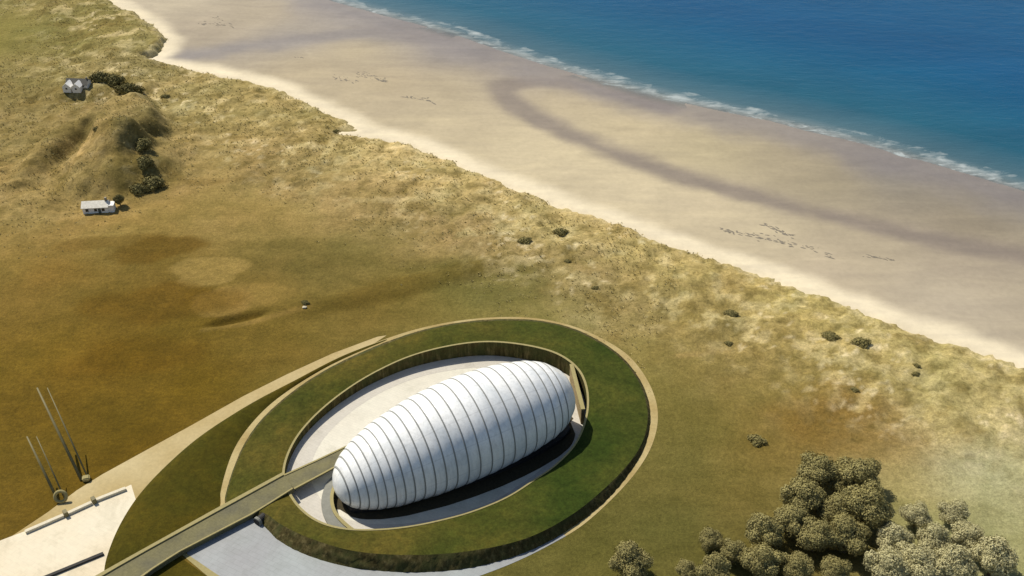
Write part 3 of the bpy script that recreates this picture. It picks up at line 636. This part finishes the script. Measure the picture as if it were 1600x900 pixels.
tt = np.linspace(0, 1, 801); rs = np.interp(tt, prof_t, prof_r)
kk = np.hanning(21); kk /= kk.sum(); rs_s = np.convolve(np.pad(rs, 10, 'edge'), kk, 'valid'); bl = sstep(0, .05, tt)*(1-sstep(.95, 1, tt)); rs = rs*(1-bl)+rs_s*bl
sx = [0.0]+seams+[1.0]
def rad(t_): return float(np.interp(t_, tt, rs))
def sect(t_, grow=0.0, n=72):
    r = rad(t_)+grow
    c = Vector((Ta.x, Ta.y, 0)) + ah*(Lx*t_) - Vector((pod_org.x, pod_org.y, 0))
    zc = Ta.z + (Hb.z-Ta.z)*t_ + 1.7*math.sin(math.pi*t_) - FLOOR
    zmin = floor_z(c.x+pod_org.x, c.y+pod_org.y) - FLOOR + 0.12
    out_ = []
    for k in range(n):
        a = 2*math.pi*k/n; cx, cz = math.cos(a), math.sin(a)
        cz2 = cz*(1.0 if cz > 0 else 0.92)
        p = c + pn*(r*cx) + Vector((0, 0, zc+r*cz2)); p.z = max(p.z, zmin)
        out_.append(p)
    return out_
ts = []
for a, b_ in zip(sx[:-1], sx[1:]):
    m_ = 8 if b_-a < .08 else 24
    ts += [a+(b_-a)*k/m_ for k in range(m_)]
ts.append(1.0)
rings_ = []
for t_ in ts:
    t_ = min(max(t_, 0.0004), 0.9996)
    g = 0.0
    for a, b_ in zip(sx[:-1], sx[1:]):
        if a <= t_ < b_ and a > 0 and b_ < 1:
            u = (t_-a)/(b_-a); g = 0.17*math.sin(math.pi*u)**0.7*min(1, (b_-a)/.03)
    rings_.append(sect(t_, g))
n72 = 72
vs = [p for r_ in rings_ for p in r_]
fs = [(i*n72+k, i*n72+(k+1) % n72, (i+1)*n72+(k+1) % n72, (i+1)*n72+k) for i in range(len(rings_)-1) for k in range(n72)]
fs += [tuple(range(n72)), tuple((len(rings_)-1)*n72+k for k in range(n72))]
bm = bmesh.new(); bv = [bm.verts.new(v) for v in vs]
for f in fs: bm.faces.new([bv[i] for i in f])
shl = bm_obj('shell', bm, M_['clad'], pod, True); au = shl.data.attributes.new('girth', 'FLOAT', 'POINT')
au.data.foreach_set('value', np.tile(np.abs(np.arange(n72)-54.5+(np.arange(n72) < 18)*72)/2.0, len(rings_)).astype(np.float32))
for s_ in seams:
    hw = 0.0025 if s_ > .2 else 0.0021
    A_ = [sect(s_-hw, .02), sect(s_-hw, .12), sect(s_+hw, .12), sect(s_+hw, .02)]
    bm = bmesh.new(); bv = [[bm.verts.new(v) for v in q] for q in A_]
    for i in range(4):
        for k in range(n72):
            q = (bv[i][k], bv[i][(k+1) % n72], bv[(i+1) % 4][(k+1) % n72], bv[(i+1) % 4][k])
            if (q[0].co-q[1].co).length > 1e-5 or (q[2].co-q[3].co).length > 1e-5: bm.faces.new(q)
    bm_obj('rib', bm, M_['rib'], pod, True)
# dark plinth the shell rests on
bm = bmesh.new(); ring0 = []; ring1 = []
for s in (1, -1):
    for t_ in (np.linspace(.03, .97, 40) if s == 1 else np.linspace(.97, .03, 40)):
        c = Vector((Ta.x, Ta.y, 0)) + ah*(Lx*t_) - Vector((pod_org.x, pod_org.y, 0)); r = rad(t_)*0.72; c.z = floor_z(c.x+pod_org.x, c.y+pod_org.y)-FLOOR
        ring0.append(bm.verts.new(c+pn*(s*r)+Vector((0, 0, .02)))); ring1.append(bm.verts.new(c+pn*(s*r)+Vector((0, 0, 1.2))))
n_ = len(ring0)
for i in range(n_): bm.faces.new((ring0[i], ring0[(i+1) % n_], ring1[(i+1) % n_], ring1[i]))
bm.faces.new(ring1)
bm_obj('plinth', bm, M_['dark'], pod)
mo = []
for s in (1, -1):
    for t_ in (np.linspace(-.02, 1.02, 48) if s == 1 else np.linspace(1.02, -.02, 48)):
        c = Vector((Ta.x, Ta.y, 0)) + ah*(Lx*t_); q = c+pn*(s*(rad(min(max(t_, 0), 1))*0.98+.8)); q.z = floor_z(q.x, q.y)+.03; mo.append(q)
tri = geometry.tessellate_polygon([mo]); o = mesh_obj('shade_margin', mo, tri, M_['painted_shade']); o['kind'] = 'structure'  # flat dark sheet standing in for shadow below the undercut
# collar: low curved retaining wall round the tail of the building
cl_o = [(532,735),(512,752),(503,775),(503,797),(512,818),(530,836)]; cl_i = [(540,742),(527,757),(521,778),(526,800),(542,818),(566,836)]
col_org = P(510, 790, FLOOR)
cw = empty('collar_wall', col_org, 0, 'grey crescent collar with a pale inner kerb curling round the narrow end of the ribbed building', 'low wall')
Lo = spline([P(x, y, -1.2)-col_org for x, y in cl_o], False, 8); Li = spline([P(x, y, -0.4)-col_org for x, y in cl_i], False, 8)
def ribbon(name, cols, mat, parent):
    n = len(cols[0]); vs = [v for c_ in cols for v in c_]
    fs = [(k*n+i, k*n+i+1, (k+1)*n+i+1, (k+1)*n+i) for k in range(len(cols)-1) for i in range(n-1)]
    bm = bmesh.new(); bv = [bm.verts.new(v) for v in vs]
    for f in fs: bm.faces.new([bv[i] for i in f])
    return bm_obj(name, bm, mat, parent)
dz = lambda L, z: [v+Vector((0, 0, z)) for v in L]
Lm = [a.lerp(b_, 0.72) for a, b_ in zip(Lo, Li)]
ribbon('slope', [dz(Lo, -.6), Lo, Lm], M_['grey_wall'], cw)
ribbon('kerb', [Lm, dz(Lm, .35), dz(Li, .25), dz(Li, -1.5)], M_['kerb'], cw)

# tan wing wall of the court by the broad end of the building
wa, wb = P(893, 570, 1.3), P(911, 640, 1.3); wd_ = wb-wa; wo = Vector(((wa.x+wb.x)/2, (wa.y+wb.y)/2, floor_z((wa.x+wb.x)/2, (wa.y+wb.y)/2)))
ww = empty('wing_wall', wo, math.atan2(wd_.y, wd_.x), 'short tan retaining wall standing beside the broad end of the ribbed building', 'low wall')
hh = 1.3-wo.z; bm = bmesh.new(); add_box(bm, (0, 0, hh/2-.15), (math.hypot(wd_.x, wd_.y), .9, hh+.3), 0, .06); bm_obj('wall', bm, M_['tan_wall'], ww)
bm = bmesh.new(); add_box(bm, (0, 0, hh+.15), (math.hypot(wd_.x, wd_.y)+.2, 1.15, .22), 0, .04); bm_obj('coping', bm, M_['kerb'], ww)

# ------------------------------------------------------------------ plaza furniture, lower left
po = P(135, 790, 0)
pw = empty('parapet', po, 0, 'low pale parapet in three lengths between the sandy path and the cream plaza', 'parapet')
def wall_between(name, a, b_, h, w, mat, parent, org, z0=0.03):
    pa, pb = P(*a, 0)-org, P(*b_, 0)-org; d = pb-pa; bm = bmesh.new()
    add_box(bm, (pa+pb)/2+Vector((0, 0, z0+h/2)), (d.length, w, h), math.atan2(d.y, d.x), 0.06); return bm_obj(name, bm, mat, parent)
for a, b_ in (((40,833),(100,807)), ((107,804),(144,787)), ((151,783),(197,765))): wall_between('panel', a, b_, 0.7, 1.0, M_['cap'], pw, po)
for q in ((103.5,805.5), (147.5,785)): wall_between('post', (q[0]-3, q[1]+1.4), (q[0]+3, q[1]-1.4), 1.5, 1.5, M_['pole'], pw, po)
wall_between('drain_wall', (60,908), (162,866), 0.5, 0.9, M_['dark'], None, Vector((0, 0, 0)))
tag(bpy.data.objects['drain_wall'], 'low dark wall edging the cream plaza near the foot of the causeway', 'low wall')
def leaning_pole(foot, heads, org_label, ringed):
    f = P(*foot, 0.0)
    e = empty('leaning_mast', f, 0, org_label, 'mast', 'leaning twin masts by the sandy path')
    side = Vector((1, 0.25, 0)).normalized()
    for s, (hd, hz, r0) in zip((-1, 1), heads):
        tip = P(*hd, hz)-f; base = side*(0.85*s)+Vector((0, 0, .1))
        bm = bmesh.new(); add_tube(bm, [base, base.lerp(tip, .5), tip], [r0, r0*.85, r0*.55], 10); bm_obj('pole', bm, M_['pole'], e, True)
    bm = bmesh.new()
    if ringed:
        Rm, rm, ns = 1.35, 0.42, 28
        n_pl = Vector((0.15, -0.8, 0.45)).normalized(); a = n_pl.orthogonal().normalized(); b2 = n_pl.cross(a); vv = []
        for i in range(ns):
            th_ = 2*math.pi*i/ns; dr = a*math.cos(th_)+b2*math.sin(th_)
            vv.append([bm.verts.new(dr*Rm+Vector((0, 0, 1.6))+(dr*math.cos(2*math.pi*k/10)+n_pl*math.sin(2*math.pi*k/10))*rm) for k in range(10)])
        for i in range(ns):
            for k in range(10): bm.faces.new((vv[i][k], vv[(i+1) % ns][k], vv[(i+1) % ns][(k+1) % 10], vv[i][(k+1) % 10]))
        bm_obj('anchor_ring', bm, M_['kerb'], e, True)
    else:
        add_box(bm, (0.4, 0, .6), (1.9, 1.7, 1.2), .3, .25); bm_obj('anchor_block', bm, M_['kerb'], e)
    return e
leaning_pole((133,750), [((58,606),16,.42), ((74,606),16,.24)], 'tall leaning twin poles rising from a square pale block at the path edge', False)
leaning_pole((97,783), [((42,682),12,.38), ((57,682),12,.22)], 'leaning twin poles rising from a round pale ring at the path edge', True)

# ------------------------------------------------------------------ houses
def gable_roof_bm(L, Wd, h0, rise, over=.35, th_=.22):
    bm = bmesh.new(); hl = L/2+over; hw = Wd/2+over; sl_ = rise/(Wd/2); ze = h0-over*sl_
    prof_ = [(-hw, ze), (0, h0+rise), (hw, ze), (hw, ze+th_), (0, h0+rise+th_), (-hw, ze+th_)]
    a = [bm.verts.new((-hl, y, z)) for y, z in prof_]; b_ = [bm.verts.new((hl, y, z)) for y, z in prof_]
    for i in range(6): bm.faces.new((a[i], a[(i+1) % 6], b_[(i+1) % 6], b_[i]))
    for q in (a, b_):
        bm.faces.new((q[0], q[1], q[4], q[5])); bm.faces.new((q[1], q[2], q[3], q[4]))
    return bm
def gable_wall_bm(L, Wd, h0, rise):
    bm = bmesh.new(); hl, hw = L/2, Wd/2; pr = [(-hw, -1.0), (hw, -1.0), (hw, h0-.02), (0, h0+rise-.02), (-hw, h0-.02)]
    a = [bm.verts.new((-hl, y, z)) for y, z in pr]; b_ = [bm.verts.new((hl, y, z)) for y, z in pr]
    for i in range(5): bm.faces.new((a[i], a[(i+1) % 5], b_[(i+1) % 5], b_[i]))
    bm.faces.new(a); bm.faces.new(b_); return bm
def window(parent, x, y, z, w, h, face):          # face: direction the wall looks, as angle
    bm = bmesh.new(); c, s = math.cos(face), math.sin(face)
    add_box(bm, (x+c*.02, y+s*.02, z), (.10, w+.16, h+.16), face); f = bm_obj('window', bm, M_['white_wall'], parent)
    bm = bmesh.new(); add_box(bm, (x+c*.06, y+s*.06, z), (.08, w, h), face); bm_obj('pane', bm, M_['glass'], f)
def house(name, px, rz, L, Wd, h0, rise, roof_m, label, wing=None):
    q = on_ground(*px); e = empty(name, q, rz, label, 'house')
    bm_obj('wall', gable_wall_bm(L, Wd, h0, rise), M_['white_wall'], e)
    rf = bm_obj('roof', gable_roof_bm(L, Wd, h0, rise), roof_m, e)
    bm = bmesh.new(); add_box(bm, (L/2-.6, 0, h0+rise+.5), (.7, .9, 1.5), 0, .04); bm_obj('chimney', bm, M_['stone'], rf)
    for k in (-.32, .02, .32): window(e, L*k, -Wd/2, h0*.58, 1.0, 1.1, -math.pi/2)
    window(e, -L/2, 0, h0*.6, 1.0, 1.1, math.pi)
    bm = bmesh.new(); add_box(bm, (L*.17, -Wd/2-.02, 1.0), (.95, .1, 2.0)); d = bm_obj('door', bm, M_['door'], e)
    bm = bmesh.new(); add_box(bm, (L*.17+.32, -Wd/2-.1, 1.0), (.08, .08, .18)); bm_obj('handle', bm, M_['pole'], d)
    return e
h1 = house('cottage', (152,328), R(6), 8.6, 4.6, 2.3, 1.3, M_['pale_roof'], 'long white cottage with a pale roof at the foot of the rough hillock')
bm = bmesh.new(); add_box(bm, (5.3, -0.5, 1.0), (2.0, 3.0, 3.0), 0, .05); bm_obj('annexe', bm, M_['white_wall'], h1)
bm = bmesh.new(); add_box(bm, (5.35, -0.5, 2.6), (2.2, 3.2, .18), R(0), .03); bm_obj('flat_roof', bm, M_['white_wall'], h1)
h2 = house('farmhouse', (124,136), R(-4), 11.5, 6.0, 3.0, 2.6, M_['slate'], 'farmhouse with two white wings and a dark main roof among dark bushes')
for k, nm in ((-4.0, 'gable_wing'), (1.2, 'gable_wing')):
    bmg = gable_wall_bm(5.0, 4.4, 3.0, 2.4); bmesh.ops.transform(bmg, matrix=Matrix.Translation((k, -4.2, 0)) @ Matrix.Rotation(-math.pi/2, 4, 'Z'), verts=bmg.verts)
    g = bm_obj(nm, bmg, M_['white_wall'], h2)
    bmr = gable_roof_bm(5.0, 4.4, 3.0, 2.4, .25, .18); bmesh.ops.transform(bmr, matrix=Matrix.Translation((k, -4.0, 0)) @ Matrix.Rotation(-math.pi/2, 4, 'Z'), verts=bmr.verts)
    bm_obj('wing_roof', bmr, M_['white_wall'], g)
    window(g, k, -6.72, 1.9, 1.0, 1.2, -math.pi/2)

h2.scale = (.78, .78, .62)
# ------------------------------------------------------------------ trees and bushes
def crown_mesh(name, lobes, leaf, n_leaf, seed):
    rg = np.random.default_rng(seed); vs = []; fs = []
    tot = sum(l[3]**2 for l in lobes)
    for (cx, cy, cz, r) in lobes:
        n = int(n_leaf*r*r/tot)
        d = rg.normal(size=(n, 3)); d /= np.linalg.norm(d, axis=1)[:, None]
        ph = rg.random(3)*6
        bumpy = 1 + .10*np.sin(d[:, 0]*7+ph[0])*np.sin(d[:, 1]*7+ph[1])*1.3 + .08*np.sin(d[:, 2]*9+ph[2])
        rr = r*(1-.42*rg.random(n)**2.2)*bumpy
        c = np.array([cx, cy, cz])+d*rr[:, None]*np.array([1, 1, .92])
        nr = d+rg.normal(size=(n, 3))*.42; nr /= np.linalg.norm(nr, axis=1)[:, None]
        a = np.cross(nr, rg.normal(size=(n, 3))); a /= np.linalg.norm(a, axis=1)[:, None]; b_ = np.cross(nr, a)
        s = leaf*(.55+.9*rg.random(n))[:, None]
        q = np.stack([c-a*s, c+b_*s*.62+nr*s*.12, c+a*s, c-b_*s*.62+nr*s*.12], 1).reshape(-1, 3)
        k0 = len(vs); vs += q.tolist(); fs += [(k0+4*i, k0+4*i+1, k0+4*i+2, k0+4*i+3) for i in range(n)]
    me = bpy.data.meshes.new(name); me.from_pydata(vs, [], fs); me.update(); return me
def lobes_for(seed, n, flat_=.8):
    rg = random.Random(seed); L = [(0, 0, 1.0, .72)]
    for k in range(n):
        a = 2*math.pi*k/n+rg.uniform(-.4, .4); rr = rg.uniform(.48, .70); z = 1.0+rg.uniform(-.38, .42)*flat_
        L.append((rr*math.cos(a), rr*math.sin(a), z, rg.uniform(.30, .46)))
    L.append((rg.uniform(-.2, .2), rg.uniform(-.2, .2), 1.5, rg.uniform(.42, .52)))
    return L
CR = [crown_mesh('crown', lobes_for(s, 9), .036, 17000, s) for s in (3, 11, 23, 37)]
BU = [crown_mesh('crown', [(0, 0, .45, .62), (.5, .1, .35, .45), (-.45, .2, .35, .48), (.05, -.5, .3, .42), (-.1, .5, .4, .45)], .08, 1800, s) for s in (5, 9)]
def trunk_mesh(seed):
    rg = random.Random(seed); bm = bmesh.new()
    add_tube(bm, [(0, 0, -.25), (.02, 0, .2), (.0, .03, .7), (.02, 0, 1.1)], [.11, .075, .06, .03], 8)
    for k in range(4):
        a = k*1.6+rg.uniform(-.3, .3)
        add_tube(bm, [(0, 0, .45+.06*k), (.25*math.cos(a), .25*math.sin(a), .75+.05*k), (.5*math.cos(a), .5*math.sin(a), 1.05)], [.04, .03, .012], 6)
    me = bpy.data.meshes.new('trunk'); bmesh.ops.recalc_face_normals(bm, faces=bm.faces); bm.to_mesh(me); bm.free(); me.materials.append(M_['bark']); return me
TR = [trunk_mesh(s) for s in (1, 2)]
_cr = {}
def crown_of(i, mk, bush):
    key = (i, mk, bush)
    if key not in _cr:
        me = (BU if bush else CR)[i % (2 if bush else 4)].copy(); me.materials.clear(); me.materials.append(M_[mk]); _cr[key] = me
    return _cr[key]
_k = [0]
def tree(px, d_px, mk, label, group, name='tree', tall=1.0):
    """crown centre at photo position px, crown d_px wide"""
    i = _k[0]; _k[0] += 1; rg = random.Random(100+i)
    g0 = on_ground(*px); slant = (Vector((0, 0, CAM_H))-g0).length; r = d_px/2*slant/F/0.98
    zc = 1.0*r*tall
    p = P(px[0], px[1], g0.z+zc); z = ground_z(p.x, p.y); p = P(px[0], px[1], z+zc)
    e = empty(name, (p.x, p.y, z), rg.uniform(0, 6.28), label, 'tree', group); e.scale = (r, r, r*tall*rg.uniform(.95, 1.08))
    for nm, me in (('trunk', TR[i % 2]), ('crown', crown_of(i, mk, False))):
        o = bpy.data.objects.new(nm, me); COL.objects.link(o); o.parent = e
    return e
def bush(px, d_px, mk, label, group=None, sx_=1.0, sy_=1.0, h=1.0):
    if group == 'scattered bushes in the dunes': mk = 'leaf_mid'
    i = _k[0]; _k[0] += 1; rg = random.Random(100+i)
    g0 = on_ground(*px); slant = (Vector((0, 0, CAM_H))-g0).length; r = d_px/2*slant/F
    o = bpy.data.objects.new('bush', crown_of(i, mk, True)); COL.objects.link(o)
    o.location = (g0.x, g0.y, g0.z-.12*r); o.rotation_euler = (0, 0, rg.uniform(-.5, .5)); o.scale = (r*sx_, r*sy_, r*h)
    return tag(o, label, 'bush', group)
G1, G2 = 'olive trees of the wood in the near corner', 'trees paled by haze beyond the wood'
for px, d, lab in [
    ((1275,737),66,'olive tree at the far tip of the wood, left of the two topmost crowns'),
    ((1342,742),72,'broad olive tree at the far tip of the wood, right of the two topmost crowns'),
    ((1307,752),46,'small olive tree squeezed between the two topmost crowns of the wood'),
    ((1255,777),70,'olive tree on the left flank of the wood just below its far tip'),
    ((1352,790),78,'large olive tree on the right edge of the wood below its far tip'),
    ((1300,795),56,'shaded olive tree in the middle of the upper half of the wood'),
    ((1195,832),64,'round olive tree bulging from the left flank of the wood over the open field'),
    ((1237,815),60,'olive tree in the notch between the upper and lower halves of the wood'),
    ((1274,838),62,'olive tree at the centre of the lower half of the wood'),
    ((1325,838),68,'olive tree on the right side of the wood bordering the pale trees'),
    ((1190,876),66,'olive tree at the bottom of the wood with a deep shaded side'),
    ((1147,862),46,'slender olive tree on the left of the bottom row of the wood'),
    ((1112,845),40,'small olive tree standing a little apart on the left fringe of the wood'),
    ((1115,893),54,'low olive tree at the bottom left of the wood'),
    ((1072,890),36,'smallest olive tree at the far left end of the wood'),
    ((1245,886),56,'olive tree in the bottom row of the wood right of its deeply shaded neighbour'),
    ((1305,893),52,'olive tree at the bottom right of the wood beside a pale tree')]:
    tree(px, d*.94, 'leaf', lab, G1)
tree((985,878), 62, 'leaf', 'solitary round olive tree at the bottom, near the outer path of the grass bank', None)
for px, d, lab in [
    ((1400,842),56,'pale grey green tree nearest the right edge of the olive wood'),
    ((1388,885),66,'pale tree at the bottom touching the olive wood'),
    ((1440,886),66,'pale tree in the middle of the bottom row of the pale grove'),
    ((1458,848),52,'pale tree in the middle of the pale grove'),
    ((1492,884),64,'pale tree at the bottom right of the pale grove'),
    ((1512,838),52,'pale tree on the right edge of the pale grove'),
    ((1432,806),44,'small pale tree at the top left of the pale grove'),
    ((1490,800),42,'small pale tree at the top right of the pale grove'),
    ((1555,872),66,'pale tree at the far right end of the bottom row of the pale grove')]:
    tree(px, d, 'leaf_hazed', lab, G2)
G3 = 'bushes round the farm'
tree((186,312), 17, 'leaf_dark', 'dark tree at the right hand end of the long white cottage', G3, tall=1.1)
for px, d, mk, lab, sx_, sy_ in [
    ((157,126),30,'leaf_dark','dark bush close against the right side of the twin gabled farmhouse',1.1,.8),
    ((178,130),30,'leaf_dark','dark spreading bush second from the twin gabled farmhouse',1.2,.8),
    ((203,146),36,'leaf_dark','broad low dark bush beyond the farmhouse bushes towards the shore',1.3,.7),
    ((222,222),30,'leaf_dark','dark bush on the steep shaded side of the hillock, the upper one',.9,1.2),
    ((225,250),30,'leaf_dark','dark bush on the steep shaded side of the hillock, the lower one',.9,1.2),
    ((238,284),34,'leaf_dark','dark bush at the foot of the hillock towards the field',1.1,1.1),
    ((218,300),30,'leaf_dark','dark bush at the foot of the hillock nearest the white cottage',1.1,.9),
    ((152,204),14,'leaf_dark','small dark bush on top of the hillock beside the bare pale patch',1,1),
    ((125,212),10,'leaf_dark','tiny dark bush on the left shoulder of the hillock',1,1)]:
    bush(px, d, mk, lab, G3, sx_, sy_)
G4 = 'scattered bushes in the dunes'
for px, d, mk, lab in [
    ((1182,690),28,'leaf_dark','lone bush in the open field between the grass bank and the wood'),
    ((477,474),13,'leaf_dark','tiny dark bush beside a pale boulder in the brown field'),
    ((1432,572),11,'leaf_dark','small dark bush at the end of a sandy track, the farther of two'),
    ((1431,585),12,'leaf_dark','small dark bush at the end of a sandy track, the nearer of two'),
    ((1138,538),13,'leaf_dark','small dark bush below the short sandy streak in the dunes'),
    ((876,364),22,'leaf_dark','low dark bush on the inland slope of the dunes, upper of a close pair'),
    ((820,378),22,'leaf_dark','low dark bush on the inland slope of the dunes, lower of a close pair'),
    ((887,409),11,'leaf_dark','tiny bush in the grass just below the close pair of dune bushes'),
    ((930,450),12,'leaf_dark','small bush in the grass above the far right of the grass bank'),
    ((1298,528),26,'leaf_dark','broad low bush in the dunes, left of two spreading dark ones'),
    ((1345,538),28,'leaf_dark','broad low bush in the dunes, right of two spreading dark ones'),
    ((1142,492),22,'leaf_dark','round low bush in the dunes left of the short sandy streak'),
    ((1335,610),13,'leaf_dark','small bush on the pale slope below the sandy track'),
    ((525,207),9,'leaf_dark','tiny bush beside the sandy notch in the dune edge'),
    ((556,194),16,'leaf_dark','bush on the spur of dune above the sandy notch'),
    ((258,152),13,'leaf_dark','small bush in the rough grass right of the farm')]:
    bush(px, d, mk, lab, G4 if px[0] != 477 else None, 1.2, .9, .8)
# boulder
q = on_ground(476, 481); bm = bmesh.new(); bmesh.ops.create_icosphere(bm, subdivisions=3, radius=0.62)
for v in bm.verts: v.co *= 1+.18*math.sin(v.co.x*4+1)*math.cos(v.co.y*5)+.1*math.sin(v.co.z*7); v.co.x *= 1.2; v.co.z *= .6
o = bm_obj('boulder', bm, M_['boulder'], None, True); o.location = q+Vector((0, 0, .2)); tag(o, 'pale boulder beside a tiny dark bush in the brown field', 'boulder')

# ------------------------------------------------------------------ stuff: marram grass and seaweed
def tufts(name, pts, zs, hmin, hmax, wid, blades, mat, seed):
    rg = np.random.default_rng(seed); n = len(pts); k = n*blades
    base = np.repeat(np.column_stack([pts, zs]), blades, 0)
    a = rg.random(k)*2*math.pi; d = np.stack([np.cos(a), np.sin(a)], 1); sp = rg.random(k)
    h = np.repeat(hmin+(hmax-hmin)*rg.random(n), blades)*(.7+.5*rg.random(k))
    off = d*(sp*.35)[:, None]*np.repeat(rg.random(n)+.5, blades)[:, None]; b0 = base.copy(); b0[:, :2] += off; b0[:, 2] -= .05
    tip = b0.copy(); tip[:, :2] += d*(h*(.25+.5*sp))[:, None]; tip[:, 2] += h
    side = np.stack([-d[:, 1], d[:, 0], np.zeros(k)], 1)*wid
    V = np.stack([b0-side, b0+side, tip], 1).reshape(-1, 3)
    me = bpy.data.meshes.new(name); me.vertices.add(len(V)); me.vertices.foreach_set('co', V.astype(np.float32).ravel())
    me.loops.add(3*k); me.loops.foreach_set('vertex_index', np.arange(3*k, dtype=np.int32))
    me.polygons.add(k); me.polygons.foreach_set('loop_start', (np.arange(k)*3).astype(np.int32)); me.polygons.foreach_set('loop_total', np.full(k, 3, np.int32))
    me.update(calc_edges=True); me.materials.append(mat)
    o = bpy.data.objects.new(name, me); COL.objects.link(o); o['kind'] = 'stuff'; return o
gm = (X > -300) & (X < 320) & (Y > 140) & (Y < 650)
prob = np.maximum(wild, 1.2*(1-sstep(2, 6, np.abs(d_dw-1))))*(ell(1430, 620, 45, 55) > 1.6)*sstep(-2.5, 0.0, d_dw)*sstep(.38, .62, fbm(X/4.0+31, Y/4.0, 3))*gm
pick = rng.random(len(X)) < prob*0.55
px_ = X[pick]+rng.uniform(-.5, .5, pick.sum()); py_ = Y[pick]+rng.uniform(-.5, .5, pick.sum())
o = tufts('marram_grass', np.column_stack([px_, py_]), Zl[pick], .2, .5, .13, 8, M_['tuft'], 4)
tag(o, 'pale marram grass growing over the dunes behind the beach', 'dune grass')
sw = []
for x0, y0, x1, y1, n, wv in [(1130,360,1300,398,120,5),(1190,352,1240,372,50,3),(1345,400,1400,408,30,2),(555,116,605,126,60,4),(520,122,560,128,40,4),(630,150,680,160,60,4),(312,38,365,40,50,4),(330,28,350,32,20,3),(465,90,475,92,10,2),(1125,356,1138,366,14,2)]:
    for k in range(n):
        t_ = random.random(); s_ = random.gauss(0, wv)
        if random.random() < .55: sw.append((x0+(x1-x0)*t_+random.gauss(0, 2), y0+(y1-y0)*t_+s_*.55))
vs = []; fs = []
Zb2 = Zb.reshape(sh_)
for (a_, b_) in sw:
    x, y = P2(a_, b_, -1.8); i = np.searchsorted(ax_x, x)-1; j = np.searchsorted(ax_y, y)-1; z = float(Zb2[i:i+2, j:j+2].max())
    r = random.uniform(.2, .7); an = R(-33)+random.gauss(0, .3); st = random.uniform(1.2, 3.0); k0 = len(vs); n = 9
    for k in range(n):
        th_ = 2*math.pi*k/n; u = math.cos(th_)*r*st*random.uniform(.7, 1.2); w_ = math.sin(th_)*r*.7*random.uniform(.7, 1.2)
        vs.append((x+u*math.cos(an)-w_*math.sin(an), y+u*math.sin(an)+w_*math.cos(an), z-.06))
    vs.append((x, y, z+.10+.12*random.random()))
    fs += [(k0+k, k0+(k+1) % n, k0+n) for k in range(n)]
o = mesh_obj('seaweed', vs, fs, M_['weed'], None, True); tag(o, 'dark scattered wrack of seaweed lying in streaks on the sand', 'seaweed', None, 'stuff')
